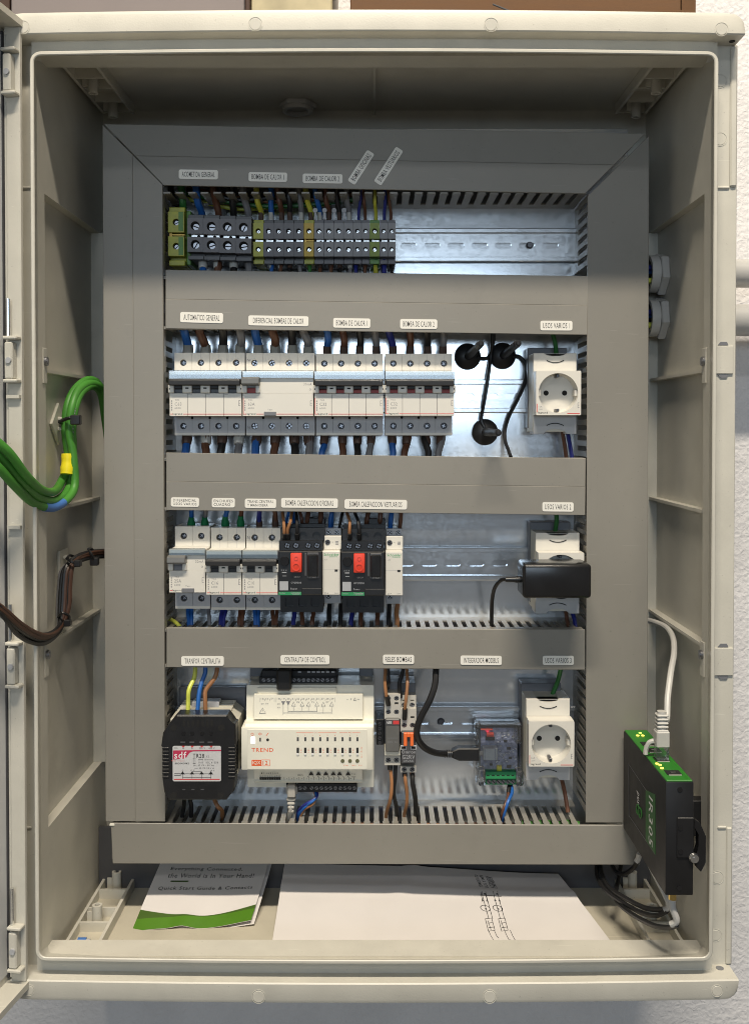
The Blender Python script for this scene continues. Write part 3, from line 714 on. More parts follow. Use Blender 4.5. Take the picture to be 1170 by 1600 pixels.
# ================================================================== breakers
def fill_lines(x0, z0, lens, step, ht):
    return [('-', x0 + L / 2, z0 - i * step, L, ht) for i, L in enumerate(lens)]
def make_breaker(label, n, face, zs, rating, red=False, rcd=False, marks=(), cat='circuit breaker', lines=True, group='white modular circuit breakers', nmark=False, hf=70):
    """face = px box of the front face, zs = px rows of the shoulder top and bottom; shoulder x shift found from parallax itself"""
    fx0, fx1, fz0, fz1 = R(face[0], face[1], face[2], face[3], hf)
    zt, zb = H(face[0], zs[0], 46).z, H(face[0], zs[1], 46).z
    cx = (fx0 + fx1) / 2; cz = (fz0 + fz1) / 2; w2 = (fx1 - fx0) / 2 - 0.15; m = 2 * w2 / n
    t = thing('circuit_breaker' if not rcd else 'residual_current_switch', label, cat, (cx, PLATE, cz), group)
    a, c, up, dn = fz0 - cz, fz1 - cz, zt - cz, zb - cz
    mx = [-w2 + m * (k + 0.5) for k in range(n)]
    # core
    core = nb(); box(core, -w2, w2, -38, -9, dn + 1, up - 1); box(core, -w2, w2, -hf + 6, -38, a + 0.6, c - 0.6)
    ob('breaker_body', core, 'white', t)
    # terminal shoulders with drilled screw wells
    for z0, z1, mm, nm in ((c - 0.5, up, 'white', 'upper_shoulder'), (dn, a + 0.5, 'lgrey2', 'lower_shoulder')):
        b = nb(); zc = (z0 + z1) / 2 + (0.4 if mm == 'white' else -0.8)
        for x in mx:
            holed(b, [(x - m / 2 + 0.12, z0), (x + m / 2 - 0.12, z0), (x + m / 2 - 0.12, z1), (x - m / 2 + 0.12, z1)], [circ(x, zc, 3.35, 16)], -46, -38.4)
        box(b, -w2 + 0.1, w2 - 0.1, -38.5, -12, z0 + 0.2, z1 - 0.2)
        sh = ob(nm, b, mm, t)
        if mm != 'white': ob('edge_strip', box(nb(), -w2 + 0.1, w2 - 0.1, -46.3, -40, z0 - 0.8, z0 + 2.0, 0.2), 'white', sh)
        for x in mx:
            slot_screw('terminal_screw', t, x, -41.6, zc, 2.9, 'bluesteel' if rcd and n == 4 else 'wellscrew', a=random.uniform(-1, 1), cross=True)
        if not rcd:
            k = nb()
            for x in mx: box(k, x - 0.09, x + 0.09, -46.08, -45.9, z0 + 0.3, zc - 3.6); box(k, x - 0.09, x + 0.09, -46.08, -45.9, zc + 3.6, z1 - 0.3)
            ob('mould_line', k, 'lgrey', sh)
        if mm != 'white':
            k = nb()
            for x in mx[:-1]: cyl(k, (x + m / 2, -46.5, a - 1.5), 1.3, 0.8, 'y', 10)
            ob('vent_hole', k, 'void', sh)
    # face plate
    zt0, zt1, zl = c * 0.02, c * 0.60, c * 0.58      # toggle zone, label window
    b = nb()
    if not rcd:
        for k, x in enumerate(mx): box(b, x - m / 2 + 0.12, x + m / 2 - 0.12, -hf, -hf + 7, a, zt0 - (0 if k % 2 else 0), 0.25)
        box(b, -w2, w2, -hf, -hf + 7, zl + 0.4, c, 0.25)
        ob('front_face', b, 'white', t)
        ob('toggle_recess', box(nb(), -w2 + 0.3, w2 - 0.3, -hf + 4.5, -hf + 6.2, zt0 - 0.4, zt1), 'mblack', t)
        k = nb()
        for i in range(n + 1):
            x = -w2 + m * i; hw = m * 0.27
            x0, x1 = max(x - hw, -w2 - 1.0), min(x + hw, w2 + 1.0)
            box(k, x0, x1, -hf - 2.2, -hf + 5, zt0 + 0.2, zt1 - 4.2, 0.8)
            if 0 < i < n: pass
        ob('toggle_post', k, 'white', t)
        k = nb()
        for i in range(n + 1):
            x = -w2 + m * i
            if 0 < i < n: box(k, x - 1.6, x + 1.6, -hf - 2.32, -hf - 2, zt0 + 4.3, zt0 + 5.7)
            else: box(k, x - (0.9 if i else -0.1), x + (0.9 if not i else -0.1), -hf - 2.32, -hf - 2, zt0 + 3.6, zt0 + 5.2)
        ob('post_mark', k, 'void', t)
        for x in mx:
            ob('toggle', box(nb(), x - m * 0.235, x + m * 0.235, -hf - 1.2, -hf + 4, zt0 + 4.4, zt1 - 2.0, 0.5), 'mblack', t)
            if red: ob('indicator_flag', box(nb(), x - m * 0.235, x + m * 0.235, -hf + 1.0, -hf + 4, zt0 + 0.4, zt0 + 4.0, 0.2), 'dred', t)
            else: ob('toggle_foot', box(nb(), x - m * 0.235, x + m * 0.235, -hf + 1.0, -hf + 4, zt0 + 0.4, zt0 + 4.0, 0.2), 'black', t)
        ob('toggle_bar', prism(nb(), [(-hf + 2, zt1 - 4.6), (-hf - 6.0, zt1 - 5.4), (-hf - 8.0, zt1 - 4.4), (-hf - 8.4, zt1 - 0.8), (-hf - 5.5, zt1 + 1.2), (-hf + 2, zt1 + 1.2)], 'x', -w2 + 0.6, w2 - 0.6, 0.6), 'bar', t)
        k = nb()
        for i in range(1, n): box(k, -w2 + m * i - 0.12, -w2 + m * i + 0.12, -hf - 0.05, -hf + 0.3, a + 4.4, zt0 - 1.2); box(k, -w2 + m * i, -w2 + m * i + m * 0.25, -hf - 0.05, -hf + 0.3, zt0 - 1.5, zt0 - 1.2)
        ob('module_seam', k, 'mgrey', t)
    else:
        tw = m * 0.98
        box(b, -w2, w2, -hf, -hf + 7, a, zt0, 0.25); box(b, -w2 + tw, w2, -hf, -hf + 7, zt0 - 0.2, c, 0.2); box(b, -w2, -w2 + tw, -hf, -hf + 7, zl + 2, c, 0.2)
        ob('front_face', b, 'white', t)
        ob('toggle_recess', box(nb(), -w2 + 0.3, -w2 + tw, -hf + 4.5, -hf + 6.2, zt0 - 0.4, zl + 2), 'mblack', t)
        k = nb(); box(k, -w2 - 0.8, -w2 + tw * 0.26, -hf - 2.2, -hf + 5, zt0 + 0.2, zt1 - 4.6, 0.8); box(k, -w2 + tw * 0.76, -w2 + tw * 1.02, -hf - 2.2, -hf + 5, zt0 + 0.2, zt1 - 4.6, 0.8)
        ob('toggle_post', k, 'white', t)
        ob('toggle_bar', prism(nb(), [(-hf + 2, zt1 - 5.0), (-hf - 6.5, zt1 - 5.0), (-hf - 9, zt1 - 3.2), (-hf - 8.6, zt1 + 1.6), (-hf - 5.5, zt1 + 3.2), (-hf + 2, zt1 + 3.2)], 'x', -w2 - 0.5, -w2 + tw * 1.0, 0.6), 'togglegrey', t)
        ob('toggle', box(nb(), -w2 + tw * 0.27, -w2 + tw * 0.75, -hf - 1.2, -hf + 4, zt0 + 5.6, zt1 - 2.0, 0.5), 'mgrey', t)
        ob('indicator_flag', box(nb(), -w2 + tw * 0.27, -w2 + tw * 0.75, -hf + 0.2, -hf + 4, zt0 + 0.4, zt0 + 5.2, 0.2), 'dred' if red else 'mgrey', t)
        tx = w2 - m * 0.95 if n == 2 else -w2 + m * 1.55
        tbn = ob('test_button', box(nb(), tx - m * 0.34, tx + m * 0.34, -hf - 1.2, -hf + 1, a + 0.4, a + 4.4, 0.4), 'mgrey', t)
    # clear label window
    lw = ob('label_window', box(nb(), (-w2 - 0.4) if not rcd else -w2 - 0.3, w2 + 0.6, -hf - 2.6, -hf - 0.25, zl + (1.6 if not rcd else 2.6 if n > 2 else 3.0), c + 1.2, 0.5), 'labelglass', t)
    ob('window_card', box(nb(), -w2 + 1.5, w2 - 1.5, -hf - 0.2, -hf + 0.1, zl + 3.6, c - 0.6), 'cardblue', t)
    # print
    y = -hf - 0.06
    zr = a * 0.46
    its = [(rating, -w2 + 8.6, zr, 6.6, 3.1), ('6000', -w2 + 8.2, zr - 4.0, 6.0, 1.6), ('TX3', -w2 + 7.6, zr + 4.0, 4.2, 1.4)] + [('-', -w2 + 2.3, zr + 3 - 2.2 * i, 0.9, 1.3) for i in range(5)]
    its += [('|', w2 - 2.9, a * 0.42, 0.4, 5.4), ('-', w2 - 2.0, a * 0.42 + 2.5, 1.4, 0.4), ('-', w2 - 2.0, a * 0.42, 1.2, 0.4), ('-', w2 - 2.0, a * 0.42 - 2.5, 1.4, 0.4)]
    if rcd: its += [('30mA', w2 - 5.5, c * 0.44, 8.0, 2.6), ('o', w2 - 3, c * 0.2, 2, 2)] + ([('Test', tx, a + 6.4, 5.0, 1.4)] )
    print_on(t, its, y, 'greyink')
    print_on(t, [('legrand', -w2 + 8.0, a + 2.0, 9.4, 2.3, 0, True)], y, 'ink')
    rl = [('-', -w2 + 2.2, a + 2.0, 2.8, 0.6)]
    if rcd: rl += [('-', (tx - m * 0.34 - 0.4 + (-w2 + 13.5)) / 2, a + 2.0, max(0.6, tx - m * 0.34 - 0.4 - (-w2 + 13.5)), 0.6)] + ([('-', (tx + m * 0.36 + w2) / 2, a + 2, w2 - tx - m * 0.36, 0.6)] if n > 2 else [])
    else: rl += [('-', (w2 - w2 + 13.5) / 2, a + 2.0, 2 * w2 - 13.8, 0.6)]
    if red: rl += [('|', -w2 + 0.7, a * 0.55, 0.5, -a * 0.75)]
    print_on(t, rl, y, 'redink', 'brand_stripe')
    if nmark: print_on(t, [('N', -w2 + 2.6, (c + up) / 2 + (3 if n > 2 else 0), 2.6, 3.4 if n == 2 else 2.4), ('N', -w2 + 2.6, (dn + a) / 2 - (2 if n > 2 else 0), 2.6, 3.4 if n == 2 else 2.4)], -46.12, 'greyink')
    return t
M['bar'] = mat('toggle_bar_black', (0.03, 0.03, 0.031), 0.4, 0, 0.05, 40)
M['lgrey2'] = mat('breaker_lower_grey', (0.47, 0.475, 0.495), 0.42, 0, 0.03, 40)
M['togglegrey'] = mat('grey_toggle', (0.15, 0.15, 0.145), 0.35, 0, 0.04, 40)
M['cardblue'] = mat('label_card', (0.66, 0.67, 0.65), 0.5, 0, 0.04, 200)
make_breaker('white four pole breaker marked C63, leftmost in the second row', 4, (264.6, 580, 377.6, 650), (551, 679), 'C63')
make_breaker('white four pole differential switch with one grey toggle, marked 63A', 4, (379.0, 580.5, 489.6, 650), (551.5, 679), '63A', rcd=True, red=True, nmark=True, cat='differential switch')
make_breaker('white breaker marked C32 with red flags, next to the four pole differential switch', 4, (491.0, 581, 599.0, 650), (552.5, 679), 'C32', red=True)
make_breaker('white breaker marked C32 with red flags, rightmost of its row beside thin black cables', 4, (601.5, 581, 710.0, 649.5), (552.5, 679), 'C32', red=True)
make_breaker('white two pole differential switch marked 25A, leftmost in the third row', 2, (264.0, 858.5, 320.6, 926), (822.5, 950), '25A', rcd=True, cat='differential switch', hf=74)
make_breaker('white two pole breaker marked C16 beside the two pole differential switch', 2, (321.8, 861, 377.5, 929.5), (824.6, 951.8), 'C16', hf=74)
make_breaker('white two pole breaker marked C10 with N by its left screws', 2, (378.4, 861, 434.2, 929.5), (825, 952), 'C10', nmark=True, hf=74)
# ================================================================== wall sockets on the rail
def make_socket(label, face, zs, plugged=False):
    hf = 68
    fx0, fx1, fz0, fz1 = R(face[0], face[1], face[2], face[3], hf)
    cx, cz = (fx0 + fx1) / 2, (fz0 + fz1) / 2; w2 = (fx1 - fx0) / 2; a, c = fz0 - cz, fz1 - cz
    up, dn = H(face[0], zs[0], 50).z - cz, H(face[0], zs[1], 50).z - cz
    t = thing('power_socket', label, 'power socket', (cx, PLATE, cz), 'white sockets on the right of the rails')
    b = nb(); box(b, -w2 + 0.2, w2 - 0.6, -49, -9, dn + 2.2, up - 0.4, 0.4); box(b, -w2 + 0.4, w2 - 0.4, -hf + 16.5, -48, a + 0.5, c - 0.5)
    ob('socket_body', b, 'beige', t)
    ob('back_clip', box(nb(), -w2 - 0.6, w2 - 4, -20, -3, dn + 6, up + 8, 0.8), 'mgrey', t)
    # upper and lower covers with a scooped edge
    ar = lambda z, s: [(11.5 * math.cos(PI * k / 12), z + s * 5.2 * math.sin(PI * k / 12)) for k in range(13)]
    ob('upper_cover', prism(nb(), [(-w2 + 0.4, c - 0.4), (w2 - 0.8, c - 0.4), (w2 - 0.8, up)] + [(x, z) for x, z in ar(up, -0.55)] + [(-w2 + 0.4, up)], 'y', -50, -18, 0.3), 'white', t)
    ob('lower_cover', prism(nb(), [(-w2 + 0.4, a + 0.4), (-w2 + 0.4, dn)] + ar(dn, 1.0)[::-1] + [(w2 - 0.8, dn), (w2 - 0.8, a + 0.4)], 'y', -50, -26, 0.3), 'lgreyw', t)
    for z, sg in ((up - 7.4, -1), (dn + 8.6, 1)):
        ob('cover_mark', tube(nb(), [(8.6 * q, -50.1, z + sg * 2.2 * (1 - q * q)) for q in (-1, -0.66, -0.33, 0, 0.33, 0.66, 1)], 0.5, 5), 'ink', t)
    ob('cover_lens', prism(nb(), [(x * 0.9, z) for x, z in ar(up - 0.4, -0.55)] , 'y', -49, -40), 'slclear', t)
    # front with round well
    b = nb(); holed(b, rrect(-w2, w2, a, c, 0.8, 2), [circ(-0.3, 0, 19.6, 40)], -hf, -hf + 3)
    b2 = nb(); box(b2, -w2 + 0.1, w2 - 0.1, -hf + 2.9, -hf + 17, a + 0.1, a + 2.2); box(b2, -w2 + 0.1, w2 - 0.1, -hf + 2.9, -hf + 17, c - 2.2, c - 0.1)
    box(b2, -w2 + 0.1, -w2 + 1.6, -hf + 2.9, -hf + 17, a + 2.2, c - 2.2); box(b2, w2 - 1.6, w2 - 0.1, -hf + 2.9, -hf + 17, a + 2.2, c - 2.2)
    ob('front_plate', b, 'white', t, ang=25); ob('front_frame', b2, 'white', t)
    b = nb(); r0 = circ(-0.3, 0, 19.7, 40); r1 = circ(-0.3, 0, 18.8, 40)
    A = [b.verts.new((x, -hf + 2.8, z)) for x, z in r0]; C = [b.verts.new((x, -hf + 16, z)) for x, z in r1]
    for k in range(40): b.faces.new((A[k], A[(k + 1) % 40], C[(k + 1) % 40], C[k]))
    b.faces.new(C[::-1]); 
    ob('socket_well', b, 'white', t, ang=50)
    k = nb()
    for s in (-1, 1): cyl(k, (-0.3 + s * 9.3, -hf + 15.9, 0.5), 2.6, -0.3, 'y', 16)
    ob('pin_hole', k, 'void', t)
    k = nb()
    for s in (-1, 1): box(k, -0.3 + s * 18.9 - 2, -0.3 + s * 18.9 + 2, -hf + 4, -hf + 15, -3.0, 3.0, 0.4)
    ob('guide_rib', k, 'white', t)
    k = nb()
    for s in (-1, 1): box(k, -1.8, 1.2, -hf + 3, -hf + 15, s * 17.2 - 1.5, s * 17.2 + 1.5, 0.4)
    ob('earth_clip', k, 'darksteel', t)
    k = nb()
    box(k, 0.2, 1.4, -hf + 4, -hf + 5, -18.2, -15.6)
    ob('clip_spring', k, 'steel', t)
    print_on(t, [('16A', -w2 + 4.2, a * 0.62, 3.6, 1.5), ('250V', -w2 + 4.4, a * 0.74, 3.8, 1.4), ('|', w2 - 3.2, a * 0.55, 0.4, 5), ('-', w2 - 2.4, a * 0.55 + 2.3, 1.3, 0.4), ('-', w2 - 2.4, a * 0.55, 1.1, 0.4), ('-', w2 - 2.4, a * 0.55 - 2.3, 1.3, 0.4)], -hf - 0.06, 'greyink')
    print_on(t, [('legrand', -w2 + 6.6, a + 2.3, 9.6, 2.4, 0, True)], -hf - 0.06, 'ink')
    print_on(t, [('|', -w2 + 0.9, a * 0.68, 0.6, 8.5), ('-', w2 - 7.4, a + 1.6, 12.5, 0.7)], -hf - 0.06, 'redink', 'brand_stripe')
    return t
M['lgreyw'] = mat('socket_lower_grey', (0.50, 0.505, 0.51), 0.42, 0, 0.03, 40)
make_socket('white round socket in the second row, right of the thin black cables', (837.4, 579, 907.8, 648.5), (551.5, 678))
make_socket('white socket mostly hidden by the black power adapter', (841, 864, 912.5, 931), (832.5, 959))
make_socket('white round socket in the lowest row beside the clear circuit case', (826, 1127.5, 897.2, 1198.2), (1092.5, 1219.5))
# ================================================================== motor switches and slim contactors
def make_motor_switch(label, x0, x1, dy):
    hf = 76
    fx0, fx1, fz0, fz1 = R(x0, 861.5 + dy, x1, 930 + dy, hf); cx, cz = (fx0 + fx1) / 2, (fz0 + fz1) / 2
    t = thing('motor_switch', label, 'motor switch', (cx, PLATE, cz), 'black motor protection switches')
    w2 = (fx1 - fx0) / 2; a, c = fz0 - cz, fz1 - cz
    zq = lambda py, h: H(500, py + dy, h).z - cz
    u0, u1 = zq(845.5, 56), zq(825, 56); v0, v1 = c, zq(845, 66); d0, d1 = zq(956.5, 58), a
    b = nb(); box(b, -w2 + 0.4, w2 - 0.4, -55, -8, d0 + 1.5, u1 - 1, 0.6); box(b, -w2, w2, -hf, -54, a, c, 0.8)
    ob('switch_body', b, 'black', t)
    b = nb(); holed(b, [(-w2 + 1.5, u0), (w2 + 1.2, u0), (w2 + 1.2, u1), (-w2 + 1.5, u1)], [circ(x, (u0 + u1) / 2 - 1, 4.0, 14) for x in (-11, 1.5, 15)], -57, -45)
    box(b, -w2 + 1.5, w2 + 1.2, -50, -42, u1 + 0.1, u1 + 3.5); box(b, w2 * 0.25, w2 + 1.0, -42, -30, u1 + 2, u1 + 9, 0.8)
    ob('upper_terminals', b, 'black', t)
    b = nb(); holed(b, [(-w2 + 0.3, v0 + 0.2), (w2 - 0.5, v0 + 0.2), (w2 - 0.5, v1), (-w2 + 0.3, v1)], [circ(x, (v0 + v1) / 2, 3.1, 14) for x in (-13.5, -4.8, 7.4, 16.2)], -68, -56)
    ob('auxiliary_contacts', b, 'black', t)
    b = nb(); holed(b, [(-w2 + 1, d0), (w2 - 0.3, d0), (w2 - 0.3, d1 - 0.3), (-w2 + 1, d1 - 0.3)], [rrect(x - 4.2, x + 4.2, (d0 + d1) / 2 - 4.5, (d0 + d1) / 2 + 4.0, 1.5, 2) for x in (-12.4, 1, 13.6)], -58, -46)
    ob('lower_terminals', b, 'black', t)
    for x in (1.5, 15): slot_screw('terminal_screw', t, x, -52, (u0 + u1) / 2 - 1, 3.6, 'bluesteel', 0.5, True)
    for x in (-13.5, -4.8, 7.4, 16.2): slot_screw('terminal_screw', t, x, -66.4, (v0 + v1) / 2, 2.6, 'bluesteel', 0.3, True)
    for x in (-12.4, 1, 13.6): slot_screw('terminal_screw', t, x, -54, (d0 + d1) / 2 - 0.4, 3.4, 'bluesteel', 0.9, True)
    zz = lambda py: H(470, py + dy, hf).z - cz
    xx = lambda px: -w2 + (px / 5.318 + 430 - 434.2) / 1.59
    pr = ob('stop_button', box(nb(), xx(130), xx(224), -hf - 4.5, -hf + 1, zz(893.5), zz(863.8), 1.0, 2), 'red', t)
    pc = (xx(130) + xx(224)) / 2
    ob('button_ring', ring(nb(), (pc, -hf - 4.4, zz(885)), 3.0, 4.0, -0.7, 'y', 18), 'red', pr)
    ob('button_ring', ring(nb(), (pc, -hf - 4.4, zz(871.5)), 1.4, 2.1, -0.5, 'y', 14), 'red', pr)
    sb = ob('start_button', box(nb(), xx(272), xx(358), -hf - 3.2, -hf + 1, zz(901), zz(866), 1.0), 'gloss', t)
    ob('button_rim', box(nb(), xx(266), xx(364), -hf - 0.8, -hf + 1, zz(904), zz(863.5), 0.6), 'dgrey', t)
    ob('dial', cyl(nb(), (xx(78), -hf + 0.5, zz(877)), 5.0, -2.2, 'y', 18, 4.4), 'gloss', t)
    ob('front_rail', box(nb(), xx(245), xx(262), -hf - 0.8, -hf + 1, zz(900), zz(864), 0.4), 'dgrey', t)
    ob('lower_lid', box(nb(), xx(222), xx(388), -hf - 0.9, -hf + 1, zz(929), zz(919.5), 0.4), 'black', t)
    ob('data_sticker', box(nb(), xx(37), xx(108), -hf - 0.15, -hf + 1, zz(922.5), zz(908.5)), 'lgrey', t)
    ob('green_band', box(nb(), xx(28), xx(218), -hf - 0.15, -hf + 1, zz(930), zz(924.8)), 'pcbgreen', t)
    print_on(t, [('Schneider', xx(172), zz(926.4), 9.5, 2.0, 0, True), ('Electric', xx(176), zz(928.6), 7, 1.1), ('TeSys', xx(58), zz(927), 6, 1.8), ('GV2ME08', xx(174), zz(910.5), 10, 1.8), ('Power', xx(156), zz(920), 6.5, 1.9), ('-', xx(76), zz(894.5), 4.5, 0.9), ('-', xx(78), zz(900), 4.0, 0.5), ('2.5 4', xx(72), zz(891), 5.5, 1.3)], -hf - 0.22, 'lgrey')
    print_on(t, [('STOP', xx(185), zz(901), 6, 1.5), ('START', xx(318), zz(901.5), 7, 1.4)], -hf - 3.4, 'greyink')
    return t
make_motor_switch('black motor switch with red stop button under BOMBA CALEFACCION OFICINAS', 434.2, 503.6, 0)
make_motor_switch('black motor switch with red stop button under BOMBA CALEFACCION VESTUARIOS', 532.3, 600.8, 0.8)
def make_contactor(label, x0, x1, dy):
    hf = 70
    fx0, fx1, fz0, fz1 = R(x0, 861.5 + dy, x1, 930 + dy, hf); cx, cz = (fx0 + fx1) / 2, (fz0 + fz1) / 2
    t = thing('slim_contactor', label, 'contactor', (cx, PLATE, cz), 'slim cream contactors')
    w2 = (fx1 - fx0) / 2; a, c = fz0 - cz, fz1 - cz
    zq = lambda py, h: H(520, py + dy, h).z - cz
    b = nb(); box(b, -w2 + 0.5, w2, -40, -8, zq(943, 46) + 0.5, zq(826, 46) - 0.5, 0.4); box(b, -w2, w2, -hf, -39, a, c, 0.6)
    ob('contactor_body', b, 'white', t)
    ob('upper_shoulder', box(nb(), -w2 + 0.8, w2 + 0.6, -56, -20, c + 0.1, zq(837.5, 56), 0.5), 'white', t)
    b = nb(); z0, z1 = zq(838, 46), zq(825.5, 46); holed(b, [(-w2 + 1, z0), (w2, z0), (w2, z1), (-w2 + 1, z1)], [circ(x, (z0 + z1) / 2, 2.6, 14) for x in (-3.8, 4.6)], -46, -36)
    ob('upper_terminals', b, 'lgrey', t)
    b = nb(); z0, z1 = zq(942.5, 48), a; holed(b, [(-w2 + 0.6, z0), (w2 - 0.2, z0), (w2 - 0.2, z1), (-w2 + 0.6, z1)], [circ(-3.8, (z0 + z1) / 2 + 1, 2.8, 14)], -48, -36)
    ob('lower_terminals', b, 'lgrey', t)
    for x, z, r, y in ((-3.8, (zq(838, 46) + zq(825.5, 46)) / 2, 2.4, -44.5), (4.6, (zq(838, 46) + zq(825.5, 46)) / 2, 2.4, -44.5), (-3.8, (z0 + z1) / 2 + 1, 2.6, -46)): slot_screw('terminal_screw', t, x, y, z, r, 'bluesteel', 0.7, True)
    slot_screw('coil_screw', t, -4.2, -56.1, (c + zq(837.5, 56)) / 2 + 0.5, 2.7, 'darksteel', 0.4, True)
    print_on(t, [('A1', 0.8, (c + zq(837.5, 56)) / 2 + 0.8, 2, 1.3)] + [('-', 5.2, (c + zq(837.5, 56)) / 2 + 1.2 - 1.3 * i, 3.0, 0.7) for i in range(3)], -56.1, 'greyink')
    ob('status_window', box(nb(), w2 - 5.4, w2 - 2.4, -hf - 0.2, -hf + 0.5, zq(893, hf), zq(889.8, hf)), 'ink', t)
    ob('face_seam', box(nb(), -w2 + 0.1, w2 - 0.1, -hf - 0.04, -hf + 0.3, zq(890.6, hf), zq(890.2, hf)), 'lgrey', t)
    print_on(t, [('Schneider', 0.2, zq(866.5, hf), 2 * w2 - 3.0, 2.6, 0, True), ('Electric', 2.2, zq(869.6, hf), 8, 1.5)], -hf - 0.06, 'greenink')
    print_on(t, [('iCT', -w2 + 3.6, zq(874.5, hf), 2.8, 1.3), ('25A', -w2 + 4.2, zq(927, hf), 4.2, 1.5), ('230V', w2 - 3.8, zq(927, hf), 3.8, 1.2)], -hf - 0.06, 'greyink')
    return t
make_contactor('slim cream contactor between the two black motor switches', 503.4, 531.4, 0)
make_contactor('slim cream contactor at the right end beside the bare third rail', 602.2, 629.2, 0.8)
# ================================================================== fourth row: transformer
def local_box(cx, cz):
    return lambda px, py, h: ((lambda v: (v.x - cx, v.z - cz))(H(px, py, h)))
def make_transformer():
    hf = 82
    fx0, fx1, fz0, fz1 = R(254, 1118.5, 366.5, 1249.5, hf); cx, cz = (fx0 + fx1) / 2, (fz0 + fz1) / 2
    t = thing('transformer', 'black rail transformer with white and red data sticker under TRANFOR CENTRALITA', 'transformer', (cx, PLATE, cz))
    q = local_box(cx, cz); f = lambda X_, Y_: q(240 + X_ / 5.7125, 1010 + Y_ / 5.7125, hf)
    out = [f(*p) for p in ((205, 615), (655, 615), (690, 690), (732, 705), (735, 880), (722, 900), (716, 930), (716, 1160), (722, 1180), (720, 1290), (690, 1320), (650, 1375), (130, 1375), (125, 1330), (92, 1300), (80, 1180), (76, 1160), (76, 920), (82, 890), (82, 775), (130, 705))]
    ob('front_cap', prism(nb(), out, 'y', -hf, -hf + 20, 1.4), 'black', t)
    o2 = [(x * 0.97, z * 0.97) for x, z in [f(*p) for p in ((200, 640), (640, 640), (735, 720), (735, 1210), (650, 1340), (150, 1340), (90, 1200), (100, 700))]]
    ob('core_case', prism(nb(), o2, 'y', -hf + 20, -16, 0.8), 'beige', t)
    b = nb()
    for i in range(6): box(b, -26, 28, -24 - i * 6.5, -21.5 - i * 6.5, o2[0][1] + 0.2, o2[0][1] + 1.4)
    ob('case_rib', b, 'beige', t)
    ob('wire_block', box(nb(), -14, 14, -44, -30, o2[0][1] + 0.1, o2[0][1] + 6.0, 0.6), 'lgrey2', t)
    ob('foot_plate', box(nb(), -34, 36, -8, -2, -38, 49, 0.6), 'mgrey', t)
    b = nb()
    for X_ in (270, 310, 352, 395, 437, 480, 520):
        x, z = f(X_, 690); box(b, x - 1.2, x + 1.2, -hf - 0.1, -hf + 4, z - 3, z + 3)
    for Y_ in (660,):
        pass
    ob('vent_slot', b, 'void', t)
    b = nb()
    for X_, Y_ in ((178, 728), (603, 728), (180, 1335), (600, 1335)):
        x, z = f(X_, Y_); cyl(b, (x, -hf + 0.5, z), 3.4, -0.7, 'y', 16)
    ob('corner_hole', b, 'void', t)
    b = nb()
    for X_ in (268, 345, 432, 513):
        x, z = f(X_, 778); cyl(b, (x, -hf + 0.5, z), 2.0, -1.0, 'y', 12)
    ob('screw_access', b, 'gloss', t)
    b = nb()
    for X_ in (262, 342, 428, 505):
        x, z = f(X_, 858); box(b, x - 2.4, x + 2.4, -hf - 0.3, -hf + 1, z - 0.7, z + 0.7)
    for X_ in (270, 352, 435):
        x, z = f(X_, 1280); box(b, x - 1.5, x + 1.5, -hf - 0.3, -hf + 1, z - 0.5, z + 0.5)
    ob('raised_mark', b, 'dgrey', t)
    b = nb()
    for i in range(9):
        z = f(0, 910 + i * 32)[1]
        for s, xe in ((-1, f(84, 0)[0]), (1, f(716, 0)[0])): box(b, xe - 5.5 if s > 0 else xe - 1.0, xe + 1.0 if s > 0 else xe + 5.5, -hf - 0.9, -hf + 14, z - 1.0, z + 1.0, 0.3)
    ob('side_rib', b, 'black', t)
    x0, z1 = f(170, 890); x1, z0 = f(602, 1206); lx, lz = (x0 + x1) / 2, (z0 + z1) / 2; w2, h2 = (x1 - x0) / 2, (z1 - z0) / 2
    st = ob('data_sticker', prism(nb(), rrect(x0, x1, z0, z1, 1.5, 3), 'y', -hf - 0.25, -hf + 0.5), 'sticker2', t)
    ya = -hf - 0.3
    k = nb(); z = lambda Y_: f(0, Y_)[1]; xx = lambda X_: f(X_, 0)[0]
    prism(k, [(xx(171), z(930)), (xx(600), z(924)), (xx(600), z(936)), (xx(350), z(938)), (xx(318), z(950)), (xx(290), z(990)), (xx(262), z(1004)), (xx(171), z(1012))], 'y', ya - 0.05, ya + 0.2)
    ob('red_banner', k, 'redbanner', st)
    print_on(st, [('sdf', xx(236), z(972), 12.0, 7.0, 0, True)], ya - 0.12, 'whiteink')
    print_on(st, [('TR28', xx(398), z(978), 11.2, 4.2, 0, True), ('3.2', xx(478), z(984), 3, 1.8), ('880040042', xx(250), z(1046), 14, 1.8, 0, True),
                  ('0', xx(262), z(910), 1.4, 1.8), ('0', xx(340), z(910), 1.4, 1.8), ('230 V', xx(430), z(910), 6.0, 1.8), ('400 V', xx(516), z(910), 6.0, 1.8), ('50Hz', xx(196), z(908), 3.5, 1.5),
                  ('IEC 61558', xx(520), z(1038), 12, 1.8), ('sec 63 VA - 80 VA', xx(445), z(1063), 20, 1.7), ('sec 52 VA 24 V A', xx(450), z(1088), 19, 1.5), ('50/60 Hz', xx(490), z(1012), 9, 1.4),
                  ('0', xx(256), z(1110), 1.3, 1.8), ('12 V', xx(345), z(1108), 4, 1.5), ('24 V', xx(520), z(1110), 4.5, 1.7)], ya, 'ink')
    ln = [('-', (xx(255) + xx(510)) / 2, z(1138), xx(510) - xx(255), 0.35), ('-', (xx(255) + xx(510)) / 2, z(1172), xx(510) - xx(255), 0.35), ('-', (xx(340) + xx(425)) / 2, z(1118), xx(425) - xx(340), 0.3)]
